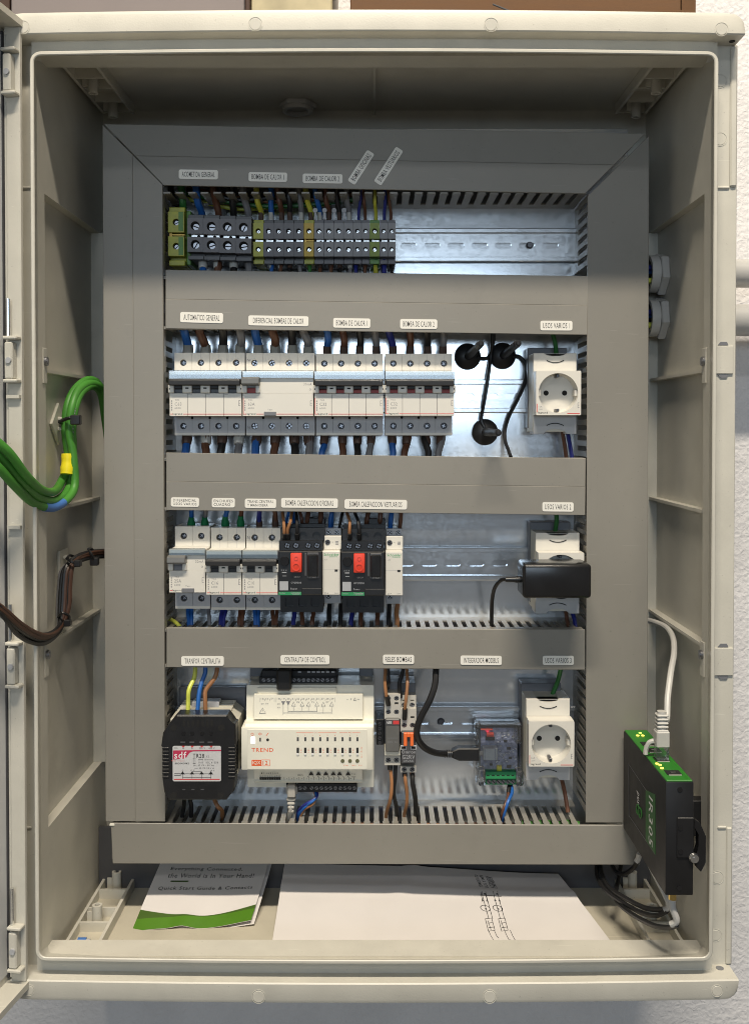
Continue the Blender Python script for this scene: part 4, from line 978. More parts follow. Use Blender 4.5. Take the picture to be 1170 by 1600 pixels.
    ln += [('^', xx(X_), z(1130), 4.6, 3.0) for X_ in (255, 340, 425, 508)] + [('|', xx(X_), z(1155), 0.35, 6) for X_ in (255, 340, 425, 508)]
    ln += [('-', xx(210), z(1138), 6, 0.6), ('-', xx(210), z(1152), 6.5, 0.5)] + [('|', xx(368), z(1025), 0.3, 6.5), ('|', xx(352), z(1025), 0.3, 6.5), ('-', xx(360), z(1005), 2.8, 0.3), ('-', xx(360), z(1046), 2.8, 0.3), ('|', xx(404), z(1025), 0.3, 5), ('|', xx(432), z(1025), 0.3, 5), ('-', xx(418), z(1009), 4.6, 0.3), ('-', xx(418), z(1041), 4.6, 0.3)]
    print_on(st, ln, ya, 'ink', 'diagram')
    print_on(st, [('Made in Spain', xx(214), z(1024), 13, 1.4), ('-', lx, z(1188), w2 * 1.9, 0.9)], ya, 'redink')
    print_on(st, [('v', xx(X_), z(897), 3.4, 1.8) for X_ in (262, 342, 428, 512)], ya, 'redink', 'arrow_mark')
    return t
M['sticker2'] = mat('data_sticker_silver', (0.55, 0.55, 0.56), 0.4, 0, 0.02)
M['redbanner'] = mat('crimson_print', (0.46, 0.03, 0.08), 0.5)
make_transformer()
# ================================================================== controller
def make_controller():
    hf = 66
    fx0, fx1, fz0, fz1 = R(377.2, 1136.2, 582.4, 1202.8, hf); cx, cz = (fx0 + fx1) / 2, (fz0 + fz1) / 2
    t = thing('building_controller', 'cream building controller with orange lettering and a row of black switches', 'controller', (cx, PLATE, cz))
    w2 = (fx1 - fx0) / 2; a, c = fz0 - cz, fz1 - cz
    q = local_box(cx, cz); f = lambda X_, Y_, h: q(370 + X_ / 4.875, 1010 + Y_ / 4.875, h)
    zz = lambda Y_, h=hf: f(500, Y_, h)[1]; xx = lambda X_, h=hf: f(X_, 700, h)[0]
    up, dn = zz(292, 44), zz(1082, 40)
    # side profile pulled across the width: high front, sloped shoulder, low back
    pr = [(-8, dn + 1), (-40, dn + 1), (-40, a - 1), (-hf, a), (-hf, c - 0.6), (-hf + 3, c + 2.4), (-48, zz(560, 50)), (-46, up), (-8, up)]
    b = nb(); prism(b, pr, 'x', -w2 + 2.6, w2 + 1.0, 0.8); ob('controller_case', b, 'cream', t)
    ob('front_block', box(nb(), -w2, w2, -hf - 2, -40.5, a, c, 1.2, 2), 'cream', t)
    ob('front_label', box(nb(), xx(82), xx(992), -hf - 2.25, -hf - 1, a + 1.2, zz(630), 0.2), 'creamface', t)
    # raised printed panel above
    x0, x1 = xx(130, 52), xx(960, 52)
    ob('upper_panel', prism(nb(), [(-44, zz(362, 50)), (-52.5, zz(368, 52)), (-54.5, zz(555, 54)), (-44, zz(560, 54))], 'x', x0, x1, 0.5), 'cream', t)
    ob('upper_terminal_bed', box(nb(), xx(160, 47), xx(760, 47), -49, -40, zz(360, 48), zz(312, 48), 0.6), 'cream', t)
    # black terminal strips
    def strip(X0, X1, Y0, Y1, h, n, Xs, lab=None):
        b = nb(); x0, z1 = f(X0, Y0, h); x1, z0 = f(X1, Y1, h)
        box(b, x0, x1, -h, -14, z0, z1, 0.5)
        o = ob('terminal_strip', b, 'mblack', t)
        return o
    s1 = strip(190, 758, 186, 306, 38, 0, ()); 
    k = nb(); x0, _ = f(168, 250, 40); x1, _ = f(764, 250, 40); box(k, x0, x1, -40, -14, zz(310, 40), zz(235, 40), 0.4); ob('terminal_strip', k, 'mblack', t)
    for X_ in (205, 243, 279, 437, 473, 509, 545, 581, 617, 654, 691, 728):
        x, z = f(X_, 257, 40); slot_screw('strip_screw', t, x, -40.1, z, 2.0, 'bluesteel', random.uniform(-1, 1))
    k = nb()
    for X_ in (478, 548, 584, 621, 656, 692, 733):
        x, z = f(X_, 196, 38); box(k, x - 1.6, x + 1.6, -38.2, -37.5, z - 0.9, z + 0.9)
    ob('strip_mark', k, 'lgrey', t)
    x0, z1 = f(302, 180, 56); x1, z0 = f(412, 342, 56)
    ob('network_plug', box(nb(), x0, x1, -56, -40.6, z0, z1, 1.6), 'black', t)
    # lower part with printed strip and terminals
    ob('lower_panel', prism(nb(), [(-40.2, a - 0.3), (-60, a - 0.3), (-52, zz(1022, 52)), (-54, zz(1030, 53)), (-53, zz(1040, 53)), (-40.2, zz(1040, 52))], 'x', xx(132, 54), xx(955, 54), 0.4), 'cream', t)
    k = nb(); x0, _ = f(460, 1080, 48); x1, _ = f(915, 1080, 48); box(k, x0, x1, -48, -16, zz(1112, 48), zz(1048, 48), 0.5); ob('terminal_strip', k, 'mblack', t)
    for X_ in (483, 518, 570, 607, 644, 680, 714, 751, 788, 823, 859, 895):
        x, z = f(X_, 1080, 48); slot_screw('strip_screw', t, x, -48.1, z, 2.0, 'bluesteel', random.uniform(-1, 1))
    k = nb(); x0, _ = f(374, 1080, 48); x1, _ = f(452, 1080, 48); box(k, x0, x1, -46, -16, zz(1062, 47), zz(1046, 47), 0.4); ob('network_port', k, 'mblack', t)
    # side connector on the right
    x0, z1 = f(1062, 558, 40); x1, z0 = f(1124, 752, 40)
    sc_ = ob('side_connector', box(nb(), x0, x1, -40, -10, z0, z1, 0.6), 'mblack', t)
    for i in range(5):
        x, z = f(1088, 592 + i * 36, 40); slot_screw('strip_screw', t, x, -40.1, z, 1.9, 'darksteel', random.uniform(-1, 1))
    for X_ in (152, 985):
        x, z = f(X_, 195, 8); ob('fixing_tab', box(nb(), x - 7, x + 7, -10, -3, z - 14, z + 6, 0.6), 'mgrey', t)
    # switches and lamps
    y = -hf - 2.25
    k = nb(); k2 = nb(); k3 = nb()
    for i in range(9):
        X_ = 466 + 56.6 * i; x = xx(X_)
        box(k, x - 1.0, x + 1.0, y - 0.12, y + 0.3, zz(718), zz(688)); box(k2, x - 1.15, x + 1.15, y - 0.7, y + 0.3, zz(808), zz(767), 0.2); box(k3, x - 1.15, x + 1.15, y - 0.9, y + 0.3, zz(824), zz(809), 0.2)
    ob('channel_lamp', k, 'dgrey', t); ob('override_switch', k2, 'ink', t); ob('switch_knob', k3, 'whiteink', t)
    k = nb()
    for X_ in (806, 862, 918): cyl(k, (xx(X_), y + 0.2, zz(868)), 1.9, -0.6, 'y', 14)
    ob('adjuster', k, 'olive', t)
    ob('status_lamp', prism(nb(), rrect(xx(108), xx(142), zz(738), zz(684), 1.2, 3), 'y', y - 0.3, y + 0.3), 'ledw', t)
    k = nb(); box(k, xx(174), xx(186), y - 0.15, y + 0.3, zz(720), zz(692)); ob('channel_lamp', k, 'dgrey', t)
    ob('service_button', cyl(nb(), (xx(237), y + 0.2, zz(707)), 1.4, -0.5, 'y', 12), 'ink', t)
    y -= 0.06
    print_on(t, [('TREND', xx(197), zz(785), xx(280) - xx(115), zz(770) - zz(800), 0, True), ('o', xx(120), zz(665), 3, 3), ('*', xx(180), zz(663), 3.4, 3.4), ('/', xx(235), zz(665), 3, 3), ('12', xx(218), zz(883), 5.0, 4.0, 0, True),
                 ('|', xx(252), zz(883), 0.4, zz(860) - zz(906)), ('-', xx(222), zz(860), xx(252) - xx(190), 0.4), ('-', xx(222), zz(905), xx(252) - xx(190), 0.4),
                 ('DO', xx(604), zz(652), 3.4, 1.4), ('AO', xx(860), zz(652), 3.4, 1.4), ('-', xx(520), zz(653), xx(588) - xx(456), 0.25), ('-', xx(690), zz(653), xx(760) - xx(622), 0.25), ('-', xx(812), zz(653), 8, 0.25), ('-', xx(908), zz(653), 8, 0.25)]
             + [(str(i % 6 + 1) if i < 6 else str(i - 5), xx(464 + 56.6 * i), zz(674), 0, 1.3) for i in range(9)] + [(s, xx(950), zz(Y_), 0, 1.6) for s, Y_ in (('A', 768), ('I', 783), ('O', 797), ('1', 822), ('2', 838))]
             + [('-', xx(490 + 56.6 * i), zz(Y_), 1.4, 0.25) for i in range(8) for Y_ in (778, 790, 802)] + [('TH1', xx(830), zz(902), 5, 1.1), ('TH2', xx(888), zz(902), 5, 1.1), ('TH', xx(938), zz(902), 3.5, 1.1)], y, 'orangeink')
    ob('model_badge', box(nb(), xx(115), xx(190), y - 0.02, y + 0.2, zz(906), zz(860)), 'orangeink', t)
    print_on(t, [('IQX', xx(152), zz(883), 8.0, 4.2, 0, True)], y - 0.1, 'cream')
    # print on the upper panel, which leans back a little
    def lean(o, z0, z1, y0, y1):
        for v in o.data.vertices: v.co.y += (y0 + (y1 - y0) * ((v.co.z / S - z0) / (z1 - z0))) * S
        return o
    q2 = lambda X_, Y_: f(X_, Y_, 53)
    it = [(str(15 + i), q2(195 + 35 * i, 400)[0], q2(0, 400)[1], 2.8, 1.6) for i in range(3)] + [(str(18 + i), q2(318 + 37.2 * i, 400)[0], q2(0, 400)[1], 2.8, 1.6) for i in range(12)]
    it += [('|', q2(300 + 37.4 * i, 400)[0], q2(0, 408)[1], 0.3, 4.6 if i in (0, 12) else 2) for i in range(13)] + [('|', q2(178 + 36 * i, 400)[0], q2(0, 408)[1], 0.3, 4 if i in (0, 3) else 2) for i in range(4)]
    it += [('v', q2(353, 0)[0], q2(0, 434)[1], 4.2, 4.2), ('v', q2(391, 0)[0], q2(0, 434)[1], 4.2, 4.2)]
    it += [('A^', q2(X_, 0)[0], q2(0, 438)[1], 4.0, 4.2) for X_ in (432, 497, 546, 610, 658, 722)] + [('A^', q2(196, 0)[0], q2(0, 488)[1], 6.4, 5.6), ('!', q2(196, 0)[0], q2(0, 490)[1], 0.5, 2.4), ('A^', q2(898, 0)[0], q2(0, 402)[1], 2.4, 2.6), ('+', q2(842, 0)[0], q2(0, 405)[1], 1.4, 1.4), ('P', q2(870, 0)[0], q2(0, 405)[1], 1.4, 2), ('-', q2(926, 0)[0], q2(0, 403)[1], 1.6, 0.4)]
    it += [('|', q2(X_, 0)[0], q2(0, 475)[1], 0.35, 3.4) for X_ in (432, 497, 546, 610, 658, 722)] + [('|', q2(391, 0)[0], q2(0, 468)[1], 0.35, 9.6), ('|', q2(353, 0)[0], q2(0, 476)[1], 0.35, 12)]
    it += [('-', q2(501, 0)[0], q2(0, 493)[1], q2(611, 0)[0] - q2(391, 0)[0], 0.35), ('-', q2(538, 0)[0], q2(0, 505)[1], q2(723, 0)[0] - q2(353, 0)[0], 0.35), ('|', q2(610, 0)[0], q2(0, 488)[1], 0.35, 2.6), ('|', q2(658, 0)[0], q2(0, 496)[1], 0.35, 4), ('|', q2(722, 0)[0], q2(0, 494)[1], 0.35, 5)]
    it += [(s, q2(X_, 0)[0], q2(0, Y_)[1], 3, 1.5) for s, X_, Y_ in (('0V', 195, 438), ('0V', 230, 436), ('0V', 318, 440), ('AUX', 318, 465), ('0V', 467, 424), ('0V', 580, 424), ('0V', 690, 424))]
    lean(print_on(t, it, 0, 'greyink'), zz(368, 52), zz(555, 54), -52.75, -54.75)
    q3 = lambda X_, Y_: f(X_, Y_, 56)
    it = [('^', q3(X_, 0)[0], q3(0, 965)[1], 5.6, 5.0) for X_ in (565, 621, 677, 734, 782, 847)] + [('BUS', q3(483, 0)[0], q3(0, 982)[1], 5.0, 2.0)]
    it += [(s, q3(545 + 38 * i, 0)[0], q3(0, 996)[1], 1.5, 1.5) for i, s in enumerate('KCKCKCKCK')] + [(str(1 + i), q3(378 + 37.5 * i, 0)[0], q3(0, 1016)[1], 0, 1.5) for i in range(14)]
    it += [('|', q3(358 + 38 * i, 0)[0], q3(0, 1016)[1], 0.3, 4.0) for i in range(15)] + [('-', q3(254, 0)[0], q3(0, 980)[1], q3(338, 0)[0] - q3(170, 0)[0], 0.3), ('-', q3(254, 0)[0], q3(0, 1003)[1], q3(338, 0)[0] - q3(170, 0)[0], 0.3)]
    it += [('-', q3(178 + 18 * i, 0)[0], q3(0, 1016)[1], 2.2, 3.0) for i in range(9)] + [(str(i), q3(178 + 18 * i, 0)[0], q3(0, 991)[1], 0, 1.4) for i in range(9)] + [(s, q3(190 + 17 * i, 0)[0], q3(0, 962)[1], 1.2, 1.6) for i, s in enumerate('12468000')]
    it += [(s, q3(888, 0)[0], q3(0, Y_)[1], 4.5, 1.4) for s, Y_ in (('TO', 972), ('VIEW', 998))]
    lean(print_on(t, it, 0, 'ink'), zz(940, 58), zz(1022, 52), -60.2, -52.4)
    return t
M['creamface'] = mat('cream_label', (0.80, 0.775, 0.67), 0.45, 0, 0.015, 40)
M['olive'] = mat('olive_adjuster', (0.12, 0.12, 0.06), 0.5)
make_controller()
# ================================================================== relays
def make_relay(label, x0, x1, y0, y1, kind):
    hf = 62
    fx0, fx1, fz0, fz1 = R(x0, y0, x1, y1, hf); cx, cz = (fx0 + fx1) / 2, (fz0 + fz1) / 2
    t = thing('plug_in_relay', label, 'relay', (cx, PLATE, cz), 'slim relays on the fourth rail')
    w2 = (fx1 - fx0) / 2 - 0.2
    q = local_box(cx, cz); zz = lambda Y_, h=hf: q(620, 1010 + Y_ / 5.717, h)[1]
    Y = dict(a=(430, 650, 945, 1065, 0), b=(440, 765, 1050, 1130, 1))[kind]
    b = nb(); box(b, -w2, w2, -36, -8, zz(Y[3], 46) + 0.6, zz(Y[0], 46) + 10, 0.5)
    ob('relay_socket', b, 'mgrey', t)
    rows = [(Y[0], Y[1])] if kind == 'a' else [(Y[0], 560), (560, Y[1])]
    rows2 = [(Y[2] + 25, Y[3])]
    for i, (r0, r1) in enumerate(rows + rows2):
        low = i >= len(rows); h = 50 if (kind == 'b' and i == 0) else 56 if not low else 54
        z1, z0 = zz(r0, h), zz(r1, h); zs = z0 + (z1 - z0) * (0.28 if not low else 0.5)
        hs = [circ(s * 4.1, zs, 2.6, 12) for s in (-1, 1)] + ([rrect(s * 4.1 - 1.9, s * 4.1 + 1.9, z1 - (z1 - z0) * 0.42, z1 - (z1 - z0) * 0.32, 0.3, 1) for s in (-1, 1)] if not low else [])
        if not low and kind == 'a': hs += [circ(s * 4.1, z1 - (z1 - z0) * 0.17, 2.5, 12) for s in (-1, 1)]
        b = nb(); holed(b, [(-w2, z0 + 0.2), (w2, z0 + 0.2), (w2, z1 - 0.2), (-w2, z1 - 0.2)], hs, -h, -h + 8)
        box(b, -w2 + 0.2, w2 - 0.2, -h + 7.9, -35, z0 + 0.4, z1 - 0.4)
        tbk = ob('screw_block', b, 'relaywhite', t)
        for s in (-1, 1):
            slot_screw('terminal_screw', tbk, s * 4.1, -h + 1.4, zs, 2.4, 'bluesteel', random.uniform(-1, 1), True)
            if not low and kind == 'a': slot_screw('terminal_screw', tbk, s * 4.1, -h + 1.4, z1 - (z1 - z0) * 0.17, 2.3, 'bluesteel', random.uniform(-1, 1), True)
    z1, z0 = zz(Y[1] + 4), zz(Y[2])
    if kind == 'a':
        ob('relay_body', box(nb(), -w2 + 1.2, w2 - 1.2, -hf, -36, z0, z1, 0.8), 'relaygrey', t)
        ob('brand_strip', box(nb(), -w2 + 1.2, w2 - 1.2, -hf - 0.3, -hf + 1, z1 - 6, z1 - 0.4, 0.2), 'dgrey', t)
        ob('red_mark', box(nb(), 0.5, w2 - 1.6, -hf - 0.5, -hf, z1 - 4.8, z1 - 1.2), 'redink', t)
        print_on(t, [('ABB', -3.6, z1 - 3.0, 5.2, 2.6, 0, True)], -hf - 0.4, 'whiteink')
        print_on(t, [('24V', -2.4, z0 + 10, 5, 1.8), ('AC', 3.4, z0 + 10, 3, 1.8), ('-', 0, z0 + 14, 10, 0.4)], -hf - 0.06, 'greyink')
        ob('holder_clip', prism(nb(), [(-w2, z0 - 4.5), (w2, z0 - 4.5), (w2, z0 + 1), (2, z0 + 1.5), (1.2, z0 + 5), (-1.2, z0 + 5), (-2, z0 + 1.5), (-w2, z0 + 1)], 'y', -hf + 2.5, -40, 0.4), 'beige', t)
    else:
        ob('relay_body', box(nb(), -w2 + 0.8, w2 - 0.8, -hf, -36, z0, z1, 0.8), 'dgrey', t)
        lv = nb(); zc = zz(828); box(lv, -5, -1.6, -hf - 3, -hf + 1, zc - 6.5, zc + 6.5, 0.5); box(lv, 1.6, 5, -hf - 3, -hf + 1, zc - 6.5, zc + 6.5, 0.5); box(lv, -1.7, 1.7, -hf - 3, -hf + 1, zc + 2.5, zc + 6.5, 0.4)
        ob('test_lever', lv, 'orange', t)
        k = nb()
        for s in (-1, 1):
            z = zz(905); box(k, s * 4.9 - 3.1, s * 4.9 + 3.1, -hf - 0.4, -hf + 0.6, z - 2.2, z + 2.2, 0.2)
        ob('lamp_frame', k, 'lgrey', t)
        k = nb()
        for s in (-1, 1): z = zz(905); box(k, s * 4.9 - 2.0, s * 4.9 + 2.0, -hf - 0.6, -hf + 0.6, z - 1.1, z + 1.1)
        ob('lamp_lens', k, 'void', t)
        print_on(t, [('Omron', 0, zz(945), 14, 3.2), ('G2RV', 0, zz(990), 12.5, 4.0), ('24VAC', 0, zz(1025), 10, 2)], -hf - 0.06, 'lgrey')
    return t
M['relaywhite'] = mat('relay_socket_plastic', (0.52, 0.50, 0.45), 0.45, 0, 0.03, 60)
M['relaygrey'] = mat('smoky_relay_case', (0.13, 0.13, 0.125), 0.3, 0, 0.1, 60)
make_relay('slim relay with smoky grey case and red mark, left of the pair', 600.2, 626.2, 1085.5, 1197, 'a')
make_relay('slim relay with orange lever, right of the pair', 625.4, 651.0, 1087, 1208, 'b')
# ================================================================== clear cased converter
M['usbmetal'] = mat('tinned_port_shell', (0.62, 0.62, 0.60), 0.4, 0.35)
def make_converter():
    hf = 34
    fx0, fx1, fz0, fz1 = R(743, 1131, 816, 1229, hf); cx, cz = (fx0 + fx1) / 2, (fz0 + fz1) / 2
    t = thing('signal_converter', 'small blue circuit board in a clear plastic case with green terminals', 'converter', (cx, PLATE, cz))
    q = local_box(cx, cz); f = lambda X_, Y_, h=hf: q(720 + X_ / 5.318, 1010 + Y_ / 5.318, h)
    def bx(name, X0, Y0, X1, Y1, h0, h1, m, bev=0.0, par=None):
        x0, z1 = f(X0, Y0, h1); x1, z0 = f(X1, Y1, h1)
        return ob(name, box(nb(), x0, x1, -h1, -h0, z0, z1, bev), m, par or t)
    pcb = bx('circuit_board', 165, 680, 470, 1085, 20, 21.6, 'pcb')
    bx('usb_port', 185, 850, 305, 950, 21.7, 32, 'usbmetal', 0.6)
    for X_ in (200, 285): bx('port_fold', X_ - 4, 856, X_ + 4, 944, 32.0, 32.5, 'lgrey', 0.1)
    tbk = bx('green_terminals', 200, 1045, 460, 1105, 18, 31, 'pcbgreen', 0.5)
    x0, z1 = f(205, 1105, 27); x1, z0 = f(462, 1152, 27)
    ob('green_terminals', box(nb(), x0, x1, -27, -14, z0, z1, 0.4), 'pcbgreen', t)
    for X_ in (232, 272, 312, 350, 392, 430):
        x, z = f(X_, 1126, 27); slot_screw('terminal_screw', t, x, -27.1, z, 2.5, 'bluesteel', 0.8)
    k = nb()
    for X_ in (225, 268, 308, 350, 392, 430): x, z = f(X_, 1075, 31); box(k, x - 1.4, x + 1.4, -31.15, -30.8, z - 0.5, z + 0.5)
    ob('wire_slot', k, 'void', t)
    led = nb(); x, z = f(222, 706, 26); cyl(led, (x, -21.7, z), 2.2, -4.0, 'y', 14, 1.5); ob('red_lamp', led, 'ledred', t)
    bx('red_pins', 165, 690, 265, 700, 21.7, 26, 'red', 0.3); bx('red_pins', 215, 726, 275, 755, 21.7, 27, 'red', 0.3)
    bx('pin_block', 205, 755, 280, 785, 21.7, 25, 'mblack', 0.3)
    bx('yellow_jumper', 300, 1000, 340, 1035, 21.7, 27, 'tape', 0.3)
    for _ in range(46):
        X_, Y_, s = random.uniform(290, 462), random.uniform(700, 1035), random.uniform(2.5, 5)
        bx('board_chip', X_ - s, Y_ - s * 0.6, X_ + s, Y_ + s * 0.6, 21.7, 22.4, random.choice(('whiteink', 'lgrey', 'whiteink', 'mblack', 'beige')))
    for i, (X_, Y_, s, m) in enumerate(((370, 790, 14, 'mblack'), (330, 830, 9, 'lgrey'), (400, 850, 16, 'mblack'), (430, 760, 8, 'lgrey'), (360, 905, 10, 'lgrey'), (410, 930, 12, 'mblack'), (250, 985, 12, 'mblack'), (210, 980, 9, 'lgrey'), (400, 1000, 18, 'mblack'), (440, 1000, 8, 'lgrey'), (345, 750, 8, 'lgrey'), (395, 740, 9, 'lgrey'), (380, 960, 7, 'whiteink'), (435, 880, 7, 'whiteink'), (300, 960, 7, 'whiteink'), (455, 940, 7, 'whiteink'), (310, 800, 7, 'whiteink'))):
        bx('board_chip', X_ - s, Y_ - s * 0.7, X_ + s, Y_ + s * 0.7, 21.7, 22.8, m, 0.1)
    x, z = f(350, 722, 22); print_on(t, [('USB - RS485', x, z, 13, 1.6), ('GND VCC', f(365, 893, 22)[0], f(0, 893, 22)[1], 12, 1.4), ('TX RX', f(320, 905, 22)[0], f(0, 905, 22)[1], 5, 1.4)], -21.75, 'whiteink')
    # clear shell: base, walls, lid, clamps
    bx('case_base', 130, 650, 500, 1150, 10, 12, 'clear', 0.4)
    x0, z1 = f(125, 645); x1, z0 = f(505, 1160)
    b = nb(); box(b, x0, x0 + 1.6, -33, -12.2, z0 + 3, z1 - 2); box(b, x1 - 1.6, x1, -33, -12.2, z0 + 3, z1 - 2); box(b, x0 + 1.7, x1 - 1.7, -33, -12.2, z1 - 1.8, z1, 0.3)
    ob('case_wall', b, 'clear', t)
    bx('case_lid', 128, 640, 470, 1030, 33.2, 35, 'clear', 0.6)
    for X0, X1, Y0, Y1 in ((120, 165, 640, 690), (455, 505, 640, 815), (150, 205, 1030, 1165), (460, 520, 1040, 1165), (120, 150, 740, 815)):
        bx('case_clip', X0, Y0, X1, Y1, 24, 36.5, 'clear', 1.2)
    bx('rail_foot', 100, 590, 500, 700, 2, 9.5, 'clear', 1.0)
    x, z = f(410, 626, 10); ob('foot_hole', cyl(nb(), (x, -10, z), 2.6, -0.6, 'y', 12), 'void', t)
    return t
make_converter()
# ================================================================== power adapter, plugged into the middle socket
ax0, ax1, az0, az1 = R(817, 882, 924.6, 935.5, 112)
ad = thing('power_adapter', 'glossy black power adapter plugged into the middle socket', 'power adapter', ((ax0 + ax1) / 2, PLATE - 70, (az0 + az1) / 2))
ob('adapter_case', box(nb(), ax0, ax1, PLATE - 112, PLATE - 74, az0, az1, 3.4, 3), 'gloss', ad, world=True)
c = H(875, 903, 70)
ob('plug_base', cyl(nb(), (c.x, PLATE - 60, c.z - 2), 18, -16, 'y', 36), 'black', ad, world=True)
for s in (-1, 1): ob('plug_pin', cyl(nb(), (c.x + s * 9.3, PLATE - 54, c.z - 2), 2.2, -8, 'y', 12), 'steel', ad, world=True)
c2 = H(817, 905.5, 92)
k = nb(); cyl(k, (c2.x - 1, c2.y, c2.z), 2.9, -16, 'x', 12, 2.4)
for i in range(4): ring(k, (c2.x - 2 - i * 1.6, c2.y, c2.z), 2.6, 3.4, -0.8, 'x', 12)
ob('strain_relief', k, 'black', ad, world=True)
ob('adapter_cable', tube(nb(), [H(808, 905.5, 92), H(794, 904.5, 88), H(782, 907, 80), H(773, 918, 70), H(769, 935, 60), H(768, 955, 50), H(768, 974, 44), H(768, 990, 42)], 2.0, 8), 'black', ad, world=True)
# ================================================================== stub antennas on the plate
for (px, py), (tx, ty), lab in (((730.7, 556.5), (751, 537), 'black stub antenna with round base, left of the upper pair'), ((785.5, 555.5), (809.5, 536), 'black stub antenna with round base, right of the upper pair'), ((757.8, 675), (778.5, 676), 'black stub antenna with round base, alone below the rail')):
    c = H(px, py, 4)
    t = thing('stub_antenna', lab, 'antenna', (c.x, PLATE, c.z), 'black stub antennas on the plate')
    b = nb(); cyl(b, (0, 0, 0), 14.2, -4, 'y', 36, 13.8); cyl(b, (0, -4, 0), 13.6, -4.5, 'y', 36, 6)
    ob('magnet_base', b, 'black', t)
    e = H(tx, ty, 108); e = (e.x - c.x, -108, e.z - c.z)
    b = nb(); tube(b, [(0, -8, 0), tuple(0.5 * v if i != 1 else -56 for i, v in enumerate(e)), e], [4.2, 3.6, 3.2], 12)
    ob('antenna_rod', b, 'mblack', t)
    ob('rod_tip', cyl(nb(), (e[0], e[1] - 0.2, e[2]), 2.5, -1.2, 'y', 12, 1.6), 'mblack', t)
def cable(name, label, cat, pts, r, m, group=None, seg=8, n=6):
    o = ob(name, tube(nb(), pts, r, seg, n), m); tag(o, label, cat, group)
    return origin_mesh(o)
GC = 'thin black antenna cables on the plate'
cable('antenna_cable', 'thin black cable hanging straight down to the lower stub antenna', 'cable', [H(769, 516, 30), H(769, 530, 20), H(767, 552, 7), H(763, 585, 11), H(758, 618, 12), H(753, 645, 8), H(752, 657, 7), H(757, 668, 8)], 1.9, 'wblack', GC)
cable('antenna_cable', 'short thin black cable from the upper left stub antenna into the duct', 'cable', [H(745, 558, 7), H(756, 560, 4), H(764, 557, 5), H(768, 545, 6), H(771, 530, 18), H(771, 516, 28)], 1.9, 'wblack', GC)
cable('antenna_cable', 'long curved thin black cable from the upper right stub antenna down to the duct', 'cable', [H(800, 556, 7), H(811, 557, 5), H(820, 566, 6), H(823, 578, 8), H(819, 600, 12), H(808, 625, 13), H(796, 648, 8), H(789, 670, 6), H(789, 688, 12), H(794, 703, 25), H(798, 714, 34)], 1.9, 'wblack', GC)
# usb cable
uc = thing('data_cable', 'thick black data cable curving down into the clear circuit case', 'cable', H(655, 1130, 60))
ob('cable_cord', tube(nb(), [H(681, 1036, 52), H(681, 1050, 58), H(679, 1072, 64), H(671, 1095, 68), H(659, 1118, 68), H(651.5, 1138, 66), H(653, 1155, 62), H(664, 1169, 54), H(680, 1176.5, 44), H(696, 1178, 34)], 3.3, 10), 'wblack', uc, world=True)
k = nb(); p, q = H(694, 1178, 32), H(711, 1178, 30)
for i in range(5): cyl(k, (p.x + 2.3 * i, p.y, p.z), 4.0, 1.5, 'x', 12)
ob('strain_relief', k, 'black', uc, world=True)
x0, x1, z0, z1 = R(706, 1168, 748, 1187.5, 32)
b = nb(); prism(b, [(x0, z0 + 3), (x0 + 7, z0), (x1, z0), (x1, z1), (x0 + 7, z1), (x0, z1 - 3)], 'y', PLATE - 36, PLATE - 24, 1.0)
ob('plug_body', b, 'mblack', uc, world=True)
ob('plug_shell', box(nb(), x1 + 0.1, x1 + 11, PLATE - 31, PLATE - 25, z0 + 4, z1 - 4, 0.4), 'steel', uc, world=True)
# grey network plug under the controller
gp = thing('network_cable', 'grey network plug hanging under the cream controller', 'cable', H(454, 1240, 50))
x0, x1, z0, z1 = R(446.5, 1227, 463, 1246, 52)
b = nb(); box(b, x0 + 1.6, x1 - 1, PLATE - 54, PLATE - 44, z0, z1, 1.0); box(b, x0, x1 + 1, PLATE - 50, PLATE - 40, z0 + 2, z1 - 3, 0.8); ob('plug_boot', b, 'greyplug', gp, world=True)
k = nb(); c = H(455, 1248, 48)
for i in range(4): box(k, c.x - 4.4 + 0.5 * i, c.x + 4.4 - 0.5 * i, c.y - 4, c.y + 4, c.z - 4.0 * i - 1.5, c.z - 4.0 * i + 1.2, 0.8)
cyl(k, (c.x, c.y, c.z - 15), 2.9, 16, 'z', 10); ob('boot_rib', k, 'greyplug', gp, world=True)
ob('cable_cord', tube(nb(), [H(455, 1254, 48), H(454, 1266, 50), H(452, 1276, 46), H(451, 1290, 40)], 2.4, 8), 'greyplug', gp, world=True)

# ================================================================== wires
CN = dict(wblue='blue', wdblue='dark blue', wbrown='brown', wtan='light brown', wblack='black', wgrey='grey', wyellow='yellow green', wlime='yellow green', wgreen='green')
SN = dict(slbeige='grey beige', slbrown='brown', slgreen='green', slclear='clear', wblack='black', wtan='orange brown')
def wire(col, pts, r, label, group, sleeve=None, srad=None, s_at=None, seg=8):
    """pts: (px, py, h); sleeve: (material, first and last path point index as px,py,h)"""
    jx = random.uniform(-1.1, 1.1)
    pts = [(p[0] + (jx + random.uniform(-0.9, 0.9) if 0 < i < len(pts) - 2 else 0), p[1], p[2] + (random.uniform(-2.5, 2.5) if 0 < i < len(pts) - 2 else 0)) for i, p in enumerate(pts)]
    P = [H(*p) for p in pts]
    t = thing('wire', label, 'wire', P[0], group) if sleeve else None
    o = ob('conductor' if t else 'wire', tube(nb(), P, r, seg, 5), col, t, world=bool(t))
    if t:
        a, c = H(*s_at[0]), H(*s_at[1]); m = a.lerp(c, 0.5)
        ob('sleeve', tube(nb(), [a, m, c], srad or [r * 1.35, r * 1.4, r * 1.45], 10, 2), sleeve, t, world=True)
        return t
    tag(o, label, 'wire', group); return origin_mesh(o)
